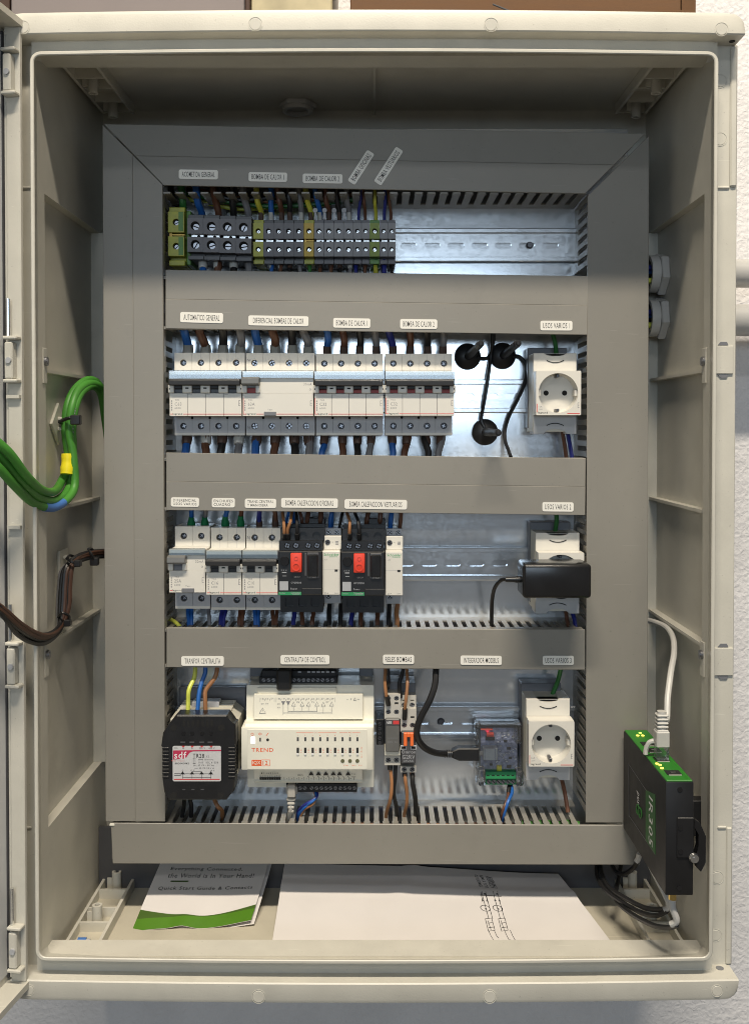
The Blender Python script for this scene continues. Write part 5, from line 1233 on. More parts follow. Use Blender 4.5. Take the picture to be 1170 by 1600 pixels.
# first row, upper side: (colour, x at duct, x at terminal, terminal y, radius, target)
R1 = [('wgreen', 283, 287, 330, 3.6, 'the large earth terminal'), ('wblue', 307, 315, 334, 3.6, 'the first large grey terminal'), ('wbrown', 334, 341, 335, 3.6, 'the second large grey terminal'), ('wblack', 364, 365, 335, 3.6, 'the third large grey terminal'), ('wgrey', 380, 388, 336, 3.6, 'the fourth large grey terminal'),
      ('wyellow', 401, 408, 343, 2.8, 'the earth terminal under BOMBA DE CALOR 1'), ('wblue', 422.5, 424, 343, 2.8, 'the first small dark terminal'), ('wbrown', 434, 440, 343, 2.8, 'the second small dark terminal'), ('wblack', 450, 453, 343, 2.8, 'the third small dark terminal'), ('wgrey', 467, 471, 343, 2.8, 'the fourth small dark terminal'),
      ('wyellow', 478, 486, 343, 2.8, 'the orange yellow earth terminal'), ('wblue', 492.5, 500, 343, 2.6, 'the first light grey terminal'), ('wbrown', 508, 514, 343, 2.6, 'the second light grey terminal'), ('wblack', 527, 530, 343, 2.6, 'the third light grey terminal'), ('wgrey', 542, 545.5, 343, 2.6, 'the fourth light grey terminal'),
      ('wdblue', 566, 560.5, 343, 1.6, 'the narrow pair left of the olive earth terminal'), ('wbrown', 567, 570.5, 343, 1.6, 'the narrow pair left of the olive earth terminal'), ('wyellow', 586, 587, 343, 1.8, 'the olive green earth terminal'), ('wdblue', 601.5, 600.5, 343, 1.7, 'the narrow pair right of the olive earth terminal'), ('wbrown', 606, 610.5, 343, 1.6, 'the narrow pair right of the olive earth terminal')]
for col, xa, xb, y, r, to in R1:
    sl = None if to.startswith('the narrow') or 'large' in to or 'olive' in to else ('slbrown' if col in ('wyellow', 'wbrown', 'wblack') else 'slclear')
    lab = '%s wire entering %s from above' % (CN[col], to)
    wire(col, [(xa - 1, 286, 44), (xa, 300, 40), (xa * 0.6 + xb * 0.4, 316, 36), (xb, 331, 30), (xb, y + 4, 27)], r, lab, 'wires above the terminal blocks', sl, [r * 0.9, r * 0.95, r * 0.9], ((xb - 0.5, 331, 30.5), (xb, y + 3, 28)))
for px, col, n_ in ((271, 'wblack', 'black'), (346, 'wgrey', 'dark grey')):
    wire(col, [(px - 4, 286, 22), (px - 2, 300, 16), (px + 2, 325, 10), (px + 3, 350, 8)], 3.2, '%s wire in the top duct behind the %s terminal' % (n_, 'large earth' if px < 300 else 'second large grey'), 'wires above the terminal blocks')
# bundle lying deep inside the top duct
for i, (col, y0, y1, h) in enumerate((('wgreen', 318, 322, 24), ('wtan', 309, 314, 20), ('wgrey', 305, 318, 18), ('wlime', 326, 323, 14), ('wbrown', 322, 311, 12), ('wblack', 312, 308, 26))):
    wire(col, [(292, y0 - 16, h), (330, y0 - 8, h), (375, y0, h), (430, y1, h), (500, y1 - 4, h), (560, y1 - 12, h)], 2.4, '%s wire lying along the top duct behind the upright wires' % CN[col], 'wires lying in the top duct')
R1b = [('slclear', 'wblue', 317, 7, 'first large grey'), ('slclear', 'wbrown', 340, 7, 'second large grey'), ('slclear', 'wblack', 365, 6.5, 'third large grey'), ('wgrey', 'wgrey', 389, 6.5, 'fourth large grey'), ('slclear', 'wblue', 424, 2.4, 'first small dark'), ('slclear', 'wbrown', 438, 2.4, 'second small dark'), ('slbrown', 'wblack', 453, 2.4, 'third small dark'), ('wgrey', 'wgrey', 469, 2.4, 'fourth small dark'),
       ('egreen', 'wgreen', 484, 2.2, 'orange yellow earth'), ('slbrown', 'wbrown', 500, 2.4, 'first light grey'), ('slbrown', 'wbrown', 517, 2.4, 'second light grey'), ('slbrown', 'wblack', 531, 2.4, 'third light grey'), ('slclear', 'wgrey', 547, 2.4, 'fourth light grey'), ('wdblue', 'wdblue', 556, 2.2, 'first narrow'), ('wbrown', 'wbrown', 570, 1.8, 'second narrow'), ('wgreen', 'wyellow', 587, 2.8, 'olive green earth'), ('wdblue', 'wdblue', 600, 2.8, 'third narrow'), ('wblack', 'wblack', 612, 1.7, 'last narrow')]
for sm, col, px, r, to in R1b:
    r = min(r, 4.4)
    wire(col, [(px, 404, 30), (px, 414, 34), (px, 424, 36), (px + 1, 436, 38)], r * 0.85, '%s wire leaving the %s terminal downwards' % (CN[col], to), 'wires below the terminal blocks', sm, [r, r * 1.05, r * 0.9], ((px, 405, 31), (px, 419, 35)))
# second row
B2 = ['the C63 breaker', 'the 63A differential switch', 'the C32 breaker beside the differential switch', 'the C32 breaker at the right end']
top2 = [[('wblue', 288, 294), ('wbrown', 312, 321.5), ('wblack', 347, 348.5), ('wgrey', 375, 375.5)], [('wblue', 400, 404), ('wbrown', 426, 430), ('wblack', 456, 457), ('wgrey', 475, 482)], [('wblue', 512, 511), ('wbrown', 536, 537), ('wblack', 563, 562), ('wgrey', 587, 588)], [('wdblue', 608, 614), ('wbrown', 640, 641), ('wblack', 668, 668), ('wgrey', 692, 692)]]
bot2 = [[('wblue', 293, 290), ('wbrown', 322, 322), ('wblack', 348, 345), ('wgrey', 374, 372)], [('wblue', 402, 399), ('wbrown', 431, 428), ('wblack', 459, 461), ('wgrey', 482, 483)], [('wblue', 508, 503), ('wbrown', 534, 536), ('wblack', 558, 559), ('wgrey', 581, 577)], [('wblue', 612, 614), ('wbrown', 637, 632), ('wblack', 664, 669), ('wgrey', 690, 685)]]
for d in range(4):
    for k in range(4):
        col, xa, xb = top2[d][k]; r = 4.3 if d < 2 else 3.6
        sl = 'slbeige' if d < 2 else 'slbrown'
        wire(col, [(xa - 2, 508, 44), (xa, 519, 40), ((xa + xb) / 2 + 1, 531, 35), (xb, 543, 30), (xb, 556, 28)], r, '%s wire into the top of %s' % (CN[col], B2[d]), 'wires above the white breakers', sl, [r * 1.2, r * 1.28, r * 1.45] if d < 2 else [r * 1.15, r * 1.2, r * 1.2], ((xb, 538.5 if d < 2 else 540.5, 31), (xb, 554, 29)))
        col, xa, xb = bot2[d][k]; sl = 'slclear' if (d == 0 and k in (1, 3)) else 'slbrown'
        wire(col, [(xa, 672, 28), (xa, 684, 31), ((xa + xb) / 2, 696, 36), (xb, 706, 40), (xb - 1, 718, 42)], r * 0.95, '%s wire out of the bottom of %s' % (CN[col], B2[d]), 'wires below the white breakers', sl, [r * 1.2, r * 1.25, r * 1.1], ((xa, 674, 28.5), ((xa + xb) / 2, 694, 35)))
# third row
T3 = [('wblue', 299, 299, 'slgreen', 'the 25A differential switch', 824, 808), ('wgrey', 320, 320, 'slgreen', 'the 25A differential switch', 824, 808), ('wblue', 354, 352, 'slgreen', 'the C16 breaker', 824, 806), ('wbrown', 377, 376, 'slgreen', 'the C16 breaker', 824, 806), ('wdblue', 406, 405, 'slbrown', 'the C10 breaker', 825, 808), ('wbrown', 430, 430, 'slbrown', 'the C10 breaker', 825, 806)]
for col, xa, xb, sl, to, ye, ys in T3:
    wire(col, [(xa, 786, 42), (xa, 798, 38), (xb, 810, 32), (xb, ye, 28), (xb, ye + 5, 27)], 2.5, '%s wire into the top of %s' % (CN[col], to), 'wires above the third row', sl, [2.9, 4.2 if sl == 'slgreen' else 3.6, 3.6], ((xb, ys, 33), (xb, ye + 1, 28)))
for col, xa, xb, to in (('wblue', 297, 297, 'the 25A differential switch'), ('wgrey', 325, 327, 'the 25A differential switch'), ('wdblue', 350, 347, 'the C16 breaker'), ('wbrown', 377, 376, 'the C16 breaker'), ('wblue', 401, 401, 'the C10 breaker'), ('wbrown', 429, 429, 'the C10 breaker')):
    for e in ((0,) if col in ('wgrey',) else (-2.3, 2.3)):
        wire(col, [(xa + e, 946, 26), (xa + e, 957, 30), (xb + e, 968, 36), (xb + e, 985, 40)], 2.0, '%s %s wire of the pair out of the bottom of %s' % ('left' if e < 0 else 'right', CN[col], to) if col != 'wgrey' else 'grey wire out of the bottom of %s' % to, 'wires below the third row')
KC = {}
MS = ['the left black motor switch', 'the right black motor switch']
for col, xa, xb, ye, h, to, sl, r in (('wtan', 442, 444, 842, 62, MS[0], 'wblack', 1.6), ('wtan', 457, 449.5, 842, 62, MS[0], 'wblack', 1.6), ('wblue', 449, 447, 822, 40, MS[0], None, 1.6), ('wblue', 459, 460, 824, 40, MS[0], None, 1.6), ('wblack', 463.5, 464, 842, 62, MS[0], 'wblack', 1.6), ('wbrown', 470, 473, 826, 46, MS[0], None, 1.8), ('wbrown', 481, 479, 826, 46, MS[0], None, 2.4), ('wbrown', 501, 500, 824, 46, MS[0], None, 2.6),
                          ('wblue', 517, 515, 836, 44, 'the left cream contactor', None, 2.0), ('wblue', 520, 516.5, 836, 42, 'the left cream contactor', None, 2.0), ('wtan', 541, 546, 842, 62, MS[1], 'wblack', 1.6), ('wblack', 535, 530, 826, 50, MS[1], None, 1.6), ('wblack', 556, 561, 842, 62, MS[1], 'wblack', 1.8), ('wbrown', 574, 572, 824, 46, MS[1], None, 2.4), ('wbrown', 594, 593.5, 824, 46, MS[1], None, 2.6), ('wblue', 612, 609, 834, 44, 'the right cream contactor', None, 2.6), ('wbrown', 628, 624, 830, 44, 'the right cream contactor', None, 2.0)):
    KC[to] = KC.get(to, 0) + 1
    lab = '%s wire into the top of %s, %s of its wires' % (CN[col], to, ORD[KC[to] - 1])
    pts = [(xa - 1, 786, 40), (xa, 799, 44), ((xa + xb) / 2 + 1, 814, h - 2), (xb, 828, h), (xb, ye, h - 4)] if ye > 838 else [(xa, 786, 40), (xa, 799, 40), ((xa + xb) / 2, 812, h - 4), (xb, ye, h - 10)]
    wire(col, pts, r, lab, 'wires above the third row', sl, [2.3, 2.4, 2.1], ((xb - 0.3, 834, h), (xb + 0.5, 843, h - 3)))
for col, px, to, h in (('wdblue', 459, MS[0], 30), ('wbrown', 473, MS[0], 30), ('wbrown', 488, MS[0], 30), ('wblack', 514.5, 'the left cream contactor', 30), ('wblack', 532, 'the left cream contactor', 30), ('wdblue', 549, MS[1], 30), ('wbrown', 564, MS[1], 30), ('wbrown', 590, MS[1], 30), ('wblack', 608, 'the right cream contactor', 30), ('wtan', 621, 'the right cream contactor', 30)):
    wire(col, [(px + 0.5, 944, 26), (px, 958, 30), (px - 0.5, 970, 36), (px - 1, 988, 40)], 2.4, '%s wire under %s, at its %s' % (CN[col], to, 'left' if px in (459, 514.5, 549, 608) else 'middle' if px in (473, 564) else 'right'), 'wires below the third row')
wire('wlime', [(262, 966, 20), (270, 970, 30), (277, 975, 40), (284, 982, 44)], 2.0, 'short bright yellow wire end in the lower left corner of the third row', 'loose wire ends')
# earth wires into the sockets and leads below them
for i, (xa, ya, xb, yb, to) in enumerate(((861, 516, 869, 556, 'upper'), (868, 796, 866, 836, 'middle'), (876, 1038, 862, 1088, 'lower'))):
    wire('wgreen', [(xa - 2, ya - 8, 40), (xa, ya, 38), ((xa + xb) / 2 + 2, (ya + yb) / 2, 34), (xb, yb, 30), (xb, yb + 8, 28)], 2.3, 'green wire from the duct into the top of the %s socket' % to, 'wires at the sockets')
for col, xa, ya, xb, yb, to in (('wbrown', 878, 672, 884, 712, 'upper'), ('wdblue', 886, 672, 893, 712, 'upper'), ('wbrown', 884, 952, 888, 978, 'middle'), ('wdblue', 893, 955, 899, 980, 'middle'), ('wbrown', 876, 1212, 886, 1262, 'lower')):
    wire(col, [(xa, ya, 34), ((xa + xb) / 2, (ya + yb) / 2, 33), (xb, yb, 38), (xb + 1, yb + 8, 40)], 2.1, '%s wire from below the %s socket into the duct' % (CN[col], to), 'wires at the sockets')
# fourth row
for col, pts, lab in (('wlime', [(305, 1036, 50), (305, 1047, 52), (303, 1060, 56), (296, 1078, 60), (294, 1096, 62), (293.5, 1120, 64)], 'yellow green wire down to the black transformer'), ('wblue', [(319.5, 1036, 50), (319.5, 1050, 53), (315, 1066, 57), (311, 1085, 60), (308, 1120, 64)], 'blue wire down to the black transformer'), ('wtan', [(339, 1036, 50), (338.5, 1050, 53), (334, 1062, 57), (322, 1078, 60), (320.5, 1092, 62), (322, 1121, 64)], 'light brown wire down to the black transformer')):
    wire(col, pts, 2.2, lab, 'wires above the transformer')
for col, pts, lab in (('wtan', [(335, 1250, 50), (340, 1260, 52), (347, 1268, 48), (346, 1280, 40)], 'light brown wire below the black transformer'), ('wblack', [(288, 1250, 56), (287, 1262, 50), (284, 1280, 44)], 'black wire below the black transformer at the left'), ('wblack', [(297, 1250, 50), (299, 1262, 48), (298, 1282, 44)], 'black wire below the black transformer beside its first black wire')):
    wire(col, pts, 2.2, lab, 'wires below the transformer')
for i, (col, x0, y0) in enumerate((('wdblue', 466, 1264), ('wblue', 467, 1267), ('wblue', 468, 1270), ('wtan', 469, 1274))):
    wire(col, [(494 - i, 1236, 40), (496 - i, 1244 + i, 46), (488, 1251 + 2 * i, 50), (476, 1258 + 2.4 * i, 48), (x0, y0 + 4, 42), (x0 - 2, y0 + 16, 36)], 1.3, '%s thin wire, %s of the four leaving the controller terminals downwards' % (CN[col], ('uppermost', 'second', 'third', 'lowest')[i]), 'thin wires under the controller')
RL = ('the left relay', 'the right relay')
for col, pts, r, lab, sl, sa in (('wtan', [(601, 1036, 46), (601.5, 1048, 50), (600.5, 1064, 56), (603, 1084, 60), (605, 1096, 58)], 1.7, 'light brown wire into the top of the left relay', 'wblack', ((604, 1088, 60), (607, 1102, 57))),
                         ('wblack', [(604, 1036, 46), (605, 1050, 48), (607, 1066, 50), (606, 1076, 46)], 1.7, 'black wire into the top of the left relay', None, None),
                         ('wblack', [(631, 1036, 46), (629, 1052, 50), (624, 1070, 52), (626, 1090, 50)], 2.0, 'black wire curving into the top of the right relay', None, None),
                         ('wtan', [(635, 1036, 46), (636, 1050, 50), (637, 1068, 58), (634, 1095, 62), (632, 1112, 60)], 1.7, 'light brown wire into the top of the right relay', 'wblack', ((632.5, 1108, 61), (632, 1124, 58))),
                         ('wtan', [(609, 1196, 48), (610, 1210, 52), (612, 1226, 56), (609, 1248, 58), (604, 1270, 50), (602, 1284, 42)], 1.8, 'light brown wire out of the bottom of the left relay', 'wblack', ((609, 1193, 49), (609.3, 1203, 50))),
                         ('wblack', [(618, 1196, 48), (618, 1215, 50), (616, 1240, 52), (619, 1260, 48), (620, 1282, 40)], 2.0, 'black wire out of the bottom of the left relay', None, None),
                         ('wtan', [(632, 1206, 48), (634, 1222, 52), (637, 1240, 54), (635, 1258, 50), (632, 1272, 46), (631, 1284, 40)], 1.8, 'light brown wire out of the bottom of the right relay', 'wblack', ((632, 1205, 48), (632.5, 1214, 50))),
                         ('wblack', [(644, 1206, 48), (646, 1225, 52), (649, 1250, 50), (650, 1282, 40)], 2.4, 'black wire out of the bottom of the right relay', 'wtan', ((643.5, 1204, 48), (644.5, 1215, 50)))):
    wire(col, pts, r, lab, 'wires at the two relays', sl, [2.6, 2.6, 2.5], sa)
for col, pts, lab in (('wbrown', [(796, 1226, 20), (794, 1236, 28), (790, 1252, 40), (786, 1266, 44), (783, 1282, 40)], 'brown wire under the clear circuit case'), ('wblue', [(798, 1226, 20), (799, 1238, 28), (794, 1252, 40), (788, 1270, 44), (785, 1284, 40)], 'blue wire under the clear circuit case')):
    wire(col, pts, 1.7, lab, 'wires under the clear circuit case', 'wblack', [2.2, 2.3, 2.1], ((pts[0][0], 1226, 20), (pts[1][0], 1240, 29)))
# wires lying inside the bottom duct, seen through its slots
for i, (col, py, h, x0, x1) in enumerate((('wbrown', 1290, 30, 330, 860), ('wtan', 1291, 42, 470, 720), ('wwhite', 1294, 36, 440, 700), ('wgrey', 1296, 48, 300, 640), ('cgreen', 1288, 36, 815, 905), ('wbrown', 1298, 52, 560, 880), ('wdblue', 1293, 24, 320, 760))):
    wire(col, [(x0 + (x1 - x0) * k / 5, py + (k % 2) * 2.5, h + (k % 3) * 2) for k in range(6)], 3.0 if col != 'cgreen' else 4.2, '%s wire lying inside the bottom duct, %s' % ({'wwhite': 'white', 'cgreen': 'bright green'}.get(col) or CN[col], ('reaching left and right', 'near the middle', 'seen under the controller', 'near the left', 'at the right end', 'towards the right', 'at the back')[i]), 'wires inside the bottom duct')
for i, (col, py, h) in enumerate((('wbrown', 992, 34), ('wtan', 994, 44))):
    wire(col, [(630 + 52 * k, py + (k % 2) * 2, h) for k in range(5)], 2.6, '%s wire lying inside the duct below the third row' % CN[col], 'wires inside the third lid duct')
# ================================================================== green cable loop and black bundle on the left wall
GP = [(-40, 672, -80), (0, 705, -66), (32, 748, -45), (60, 774, -12), (83, 777, 24), (101, 757, 62), (107, 715, 67), (106, 670, 67), (111, 632, 70), (124, 606, 85), (143, 595, 108), (158, 606, 128), (166, 645, 145), (172, 690, 152)]
OFF = [[(14, 2), (12, 0), (8, -6), (4, -9), (1, -9), (-5, -5), (6, 0), (7, 0), (7, 2), (4, 6), (2, 8), (0, 10), (-2, 8), (-2, 8)], [(0, 8), (0, 8), (0, 3), (1, 3), (4, 5), (7, 4), (0, 0), (-4, 0), (-5, 0), (-5, 0), (-3, -2), (0, 0), (4, 0), (5, 0)], [(-6, 22), (-6, 22), (-8, 12), (-8, 11), (3, 15), (14, 9), (8, 2), (2, 2), (2, 2), (0, 2), (0, 4), (2, 4), (4, 4), (6, 4)]]
GL = ('green cable, inner one of the thick loop on the left wall', 'green cable, middle one of the thick loop on the left wall', 'green cable, outermost of the loop, with a blue band at its lowest bend')
for i in range(3):
    pts = [W(p[0] + o[0], p[1] + o[1], p[2] + (0, 4, -3)[i]) for p, o in zip(GP, OFF[i])]
    t = thing('green_cable', GL[i], 'cable', pts[4], 'thick green cables at the left')
    ob('cable_sheath', tube(nb(), pts, 3.9, 12, 8), 'cgreen', t, world=True)
    if i == 2:
        sp = spline(pts, 8); ob('blue_band', tube(nb(), sp[28:36], 4.2, 12, sm=False), 'btape', t, world=True)
    if i == 0:
        sp = spline(pts, 8); k = nb()
        for q in range(52, 64):
            v = sp[q]; box(k, v.x + 0.6, v.x + 2.4, v.y - 3.86, v.y - 3.3, v.z - 0.7, v.z + (0.9 if q % 3 else -0.1))
        ob('cable_print', k, 'greyink', t, world=True); k = nb()
        tube(k, [W(104.5, 741, 62), W(106, 725, 64), W(106.5, 709, 65)], [6.3, 6.9, 6.1, 6.6, 6.2], 12, 3)
        ob('yellow_tape', k, 'tape', t, 'crumpled yellow tape round the green cables', world=True)
def tie_mount(label, px, py, y, sq):
    c = W(px, py, y); x = -XR
    t = thing('cable_tie_mount', label, 'cable mount', (x, y, c.z), 'white adhesive cable mounts on the left wall')
    b = nb(); d = [(-sq, 0), (0, -sq), (sq, 0), (0, sq)] if sq > 17 else [(-sq, -sq), (sq, -sq), (sq, sq), (-sq, sq)]
    prism(b, d, 'x', 0.1, 3.0, 0.6); ob('mount_pad', b, 'mount', t)
    b = nb(); 
    for s in (-1, 1): box(b, 3.0, 8, -4, 4, s * 5 - 1.5, s * 5 + 1.5, 0.5)
    ob('mount_bridge', b, 'mount', t)
tie_mount('white diamond cable mount behind the thick green cables', 90, 662, 73, 20)
tie_mount('white square cable mount behind the black and brown wire bundle', 98, 878, 85, 12)
def tie(label, pts, c, hx, r=1.3):
    t = thing('cable_tie', label, 'cable tie', pts[0], 'black cable ties')
    ob('tie_strap', tube(nb(), pts + [pts[0]], r, 6, 5), 'black', t, world=True)
    ob('tie_head', box(nb(), c.x - hx, c.x + hx, c.y - 4, c.y + 3, c.z - hx, c.z + hx, 0.8), 'black', t, world=True)
tie('black cable tie round the green cables', [W(93, 659, 62), W(108, 653, 55), W(121, 656, 60), W(120, 662, 76), W(104, 662, 80)], W(119, 656, 56), 4.6, 1.8)
tie('black cable tie round the wire bundle at its lower bend', [W(91, 964, 50), W(98, 958, 44), W(108, 963, 50), W(106, 969, 62), W(95, 968, 62)], W(106, 973, 46), 3.0)
tie('black cable tie round the wire bundle beside the square mount', [W(104, 873, 62), W(113, 878, 58), W(124, 884, 66), W(122, 874, 84), W(110, 868, 80)], W(122, 880, 62), 3.2)
tie('black cable tie round the wire bundle next to the left duct', [W(138, 858, 96), W(143, 866, 92), W(148, 876, 98), W(150, 866, 112), W(143, 858, 110)], W(148, 877, 98), 4.0)
BP = [(-40, 925, -80), (0, 952, -64), (30, 978, -42), (58, 994, -13), (78, 994, 18), (94, 978, 50), (99, 950, 58), (101, 915, 62), (105, 888, 66), (120, 873, 80), (140, 866, 102), (160, 864, 128), (176, 864, 145)]
for i, (col, dx_, dy_, dz_) in enumerate((('wblack', -4, 4, -4), ('wbrown', 1, 1, -4), ('wgrey', -6, 5, 4), ('wbrown', 6, -3, -2), ('wblack', 3, 7, -3), ('wblack', 4, 2, 3), ('wblack', -1, -4, -4))):
    f = lambda k: (1, 1, 1, 1, 0.9, 0.9, 1.2, 1.2, 1.1, 0.8, 0.8, 0.8, 0.8)[k]
    pts = [W(p[0] + (dx_ * (1.2 if 5 < k < 9 else 0.5)) * f(k), p[1] + (dy_ if k < 5 or k > 8 else dy_ * 0.5) * f(k), p[2] + dz_) for k, p in enumerate(BP)]
    if i == 4: pts[2] = W(28, 992, -42); pts[3] = W(58, 1006, -13)
    cable('bundle_wire', '%s wire of the bundle looping over the left cabinet edge, %s' % (CN[col], ('nearest the wall', 'in front', 'at the back', 'on the right side', 'sagging lowest', 'inside the bundle', 'uppermost')[i]), 'wire', pts, 2.1, {'wbrown': 'wdbrown'}.get(col, col), 'wires of the bundle on the left wall', 8, 6)
# ================================================================== cable glands
for py, lab in ((428, 'grey gland nut on the right wall, upper of the two'), (497, 'grey gland nut on the right wall, lower one with coloured wires')):
    c = W(1030, py, 164)
    t = thing('cable_gland', lab, 'cable gland', (XR, 164, c.z), 'cable glands in the cabinet walls')
    b = nb(); prism(b, [(23 * math.cos(PI / 3 * k + 0.3), 23 * math.sin(PI / 3 * k + 0.3)) for k in range(6)], 'x', -8.5, -0.2, 1.0); ob('gland_nut', b, 'pipe', t)
    b = nb(); ring(b, (-9, 0, 0), 15.5, 19.5, -9, 'x', 24); ob('gland_thread', b, 'pipe', t)
    ob('gland_mouth', cyl(nb(), (-9.2, 0, 0), 15.4, -0.6, 'x', 20), 'void', t)
    for i, col in enumerate(('wdblue', 'wlime', 'wblack', 'wblue')):
        z = c.z + (6, -8, 0, 3)[i]; y = 160 + (0, -4, 8, 6)[i]
        cable('gland_wire', '%s wire running through the %s gland nut' % (CN[col], 'upper' if py < 450 else 'lower'), 'wire', [(300, y, z), (284, y, z), (272, y - 1, z + 1), (262, y - 3, z)], 3.0, col, 'wires through the glands')
c = W(465, 186, 182)
t = thing('cable_gland', 'grey gland nut on the ceiling behind the top duct', 'cable gland', (c.x, 182, 349), 'cable glands in the cabinet walls')
b = nb(); prism(b, [(20 * math.cos(PI / 3 * k), 20 * math.sin(PI / 3 * k)) for k in range(6)], 'z', -5, -0.2, 0.8); ob('gland_nut', b, 'pipe', t)
b = nb(); ring(b, (0, 0, -5.2), 12, 16.5, -4, 'z', 24); ob('gland_thread', b, 'pipe', t)
# ================================================================== router on the right wall
def make_router():
    YF, YB = -37.0, 99.0
    a, c = W(1040, 1222, YF), W(1083, 1400, YF)
    x0, x1, z1, z0 = a.x, c.x, a.z, c.z
    t = thing('network_router', 'black network router with bright green top, fixed upright to the right wall', 'router', ((x0 + x1) / 2, 30, z0))
    ob('router_case', box(nb(), x0, x1, YF, YB, z0, z1, 1.2, 2), 'mblack', t, world=True)
    ob('green_top', box(nb(), x0 + 0.8, x1 - 0.8, YF + 1.0, YB - 1, z1 - 0.6, z1 + 1.0, 0.5), 'rgreen', t, world=True)
    zt = z1 + 1.0
    ty = lambda px, py: None
    def top_at(py):   # depth on the top plane where a pixel row falls
        lo, hi = YF, YB
        for _ in range(40):
            m = (lo + hi) / 2
            if W(1040, py, m).z > zt: lo = m
            else: hi = m
        return (lo + hi) / 2
    xm = (x0 + x1) / 2
    for py in (1163, 1173, 1187, 1208):
        y = top_at(py); pt = ob('network_port', box(nb(), xm - 6.5, xm + 6.5, y - 5.5, y + 5.5, zt - 0.3, zt + 0.5, 0.3), 'void', t, world=True)
        ob('port_contact', box(nb(), xm - 2.2, xm + 2.2, y - 1.6, y + 1.6, zt + 0.5, zt + 0.8), 'steel', pt, world=True)
        ob('port_rim', box(nb(), xm - 5.5, xm + 5.5, y - 6.4, y - 5.6, zt - 0.2, zt + 0.6), 'greyplug', pt, world=True)
    for px, py, m in ((996, 1150, 'ledy'), (1004, 1150, 'ledy'), (1000, 1146, 'ledg'), (1026, 1194, 'ledy'), (1031, 1196, 'ledy'), (1034, 1201, 'ledy')):
        y = top_at(py); p = W(px, py, y); ob('status_light', cyl(nb(), (p.x, y, zt - 0.2), 1.5, 0.8, 'z', 10), m, t, world=True)
    # left face print: positions from pixel on the plane x = x0
    def face(px, py):
        lo, hi = YF - 20, YB + 20
        for _ in range(40):
            m = (lo + hi) / 2
            if W(px, py, m).x > x0: hi = m
            else: lo = m
        m = (lo + hi) / 2
        return m, W(px, py, m).z
    def fq(pts, name, m, th=0.3, off=0.02):
        b = nb(); prism(b, [face(*p) for p in pts], 'x', x0 - off - th, x0 - off); return ob(name, b, m, t, world=True)
    fq([(1009, 1235), (1023.5, 1242), (1024, 1337), (1009, 1313)], 'green_plate', 'routerplate')
    ln = nb(); tube(ln, [Vector((x0 - 0.2, *face(*p))) for p in ((1024, 1336), (983, 1275), (982, 1194), (1010, 1236))], 0.3, 4, sm=False); ob('panel_line', ln, 'dgrey', t, world=True)
    def vprint(s, pa, pb, ht, m, bold=False):
        ya, za = face(*pa); yb, zb = face(*pb); L = math.hypot(yb - ya, zb - za)
        g = glyphs(s, L, ht, bold)
        # text runs downwards along the face: its x axis -> -z, its up axis -> +y (away)
        for v in g.verts:
            u, w_ = v.co.x, v.co.z
            v.co = Vector((x0 - 0.45, (ya + yb) / 2 - w_, (za + zb) / 2 - u))
        return ob('lettering', g, m, t, norm=False, world=True)
    vprint('IR305', (1017, 1246), (1017, 1322), 12, 'whiteink', 0.006)
    vprint('pusr', (997, 1238), (997, 1262), 9, 'whiteink', True)
    # round logo below the name
    y, z = face(999, 1268); k = nb()
    for q in (-4, 4): 
        P = [(x0 - 0.4, y + q + 4.5 * math.cos(2 * PI * i / 16), z + 4.5 * math.sin(2 * PI * i / 16)) for i in range(17)]; tube(k, P, 0.8, 5, sm=False)
    ob('logo_rings', k, 'routerplate', t, world=True)
    # fixing bracket and screws on the narrow front
    bz1, bz0 = W(1070, 1277, YF).z, W(1070, 1340, YF).z
    br = ob('fixing_bracket', box(nb(), W(1057, 1300, YF).x, x1 - 0.2, YF - 1.6, YF - 0.1, bz0, bz1, 0.6), 'black', t, world=True)
    ob('bracket_ear', prism(nb(), [(x1, bz1 - 1), (x1 + 5, bz1 - 5), (x1 + 10, bz1 - 16), (x1 + 10, bz0 - 4), (x1 + 6, bz0 - 12), (x1 + 2, bz0 - 8), (x1 + 1, bz0 + 2), (x1 + 4, bz0 + 10), (x1 + 4, bz1 - 14), (x1, bz1 - 9)], 'y', YF - 2, YF + 5, 0.5), 'gloss', br, world=True)
    ob('bracket_arm', box(nb(), x1 + 0.2, XI + 7, 18, 30, bz0 - 6, bz1 - 8, 0.6), 'black', br, world=True)
    p = W(1085.5, 1343, YF - 4); k = nb(); cyl(k, (p.x, YF - 2, p.z), 4.6, -1.8, 'y', 18, 3.6); cyl(k, (p.x, YF - 3.7, p.z), 2.0, -0.4, 'y', 6); ob('bracket_screw', k, 'steel', br, world=True)
    for px, py in ((1062, 1234), (1061, 1388), (1062, 1293), (1062, 1330)):
        p = W(px, py, YF); ob('case_screw', cyl(nb(), (p.x, YF - (1.7 if 1280 < py < 1340 else 0.1), p.z), 2.2, -0.5, 'y', 12), 'gloss', t, world=True)
    # antenna sockets under it
    for y in (YF + 12, YF + 96):
        k = nb(); cyl(k, (xm - 2, y, z0), 4.2, -3, 'z', 6); cyl(k, (xm - 2, y, z0 - 3), 3.4, -6, 'z', 12); ob('antenna_socket', k, 'gold', t, world=True)
    return t, x0, x1, z0, zt, xm, top_at
M['routerplate'] = mat('router_print_green', (0.02, 0.11, 0.02), 0.5)
rt, rx0, rx1, rz0, rzt, rxm, top_at = make_router()
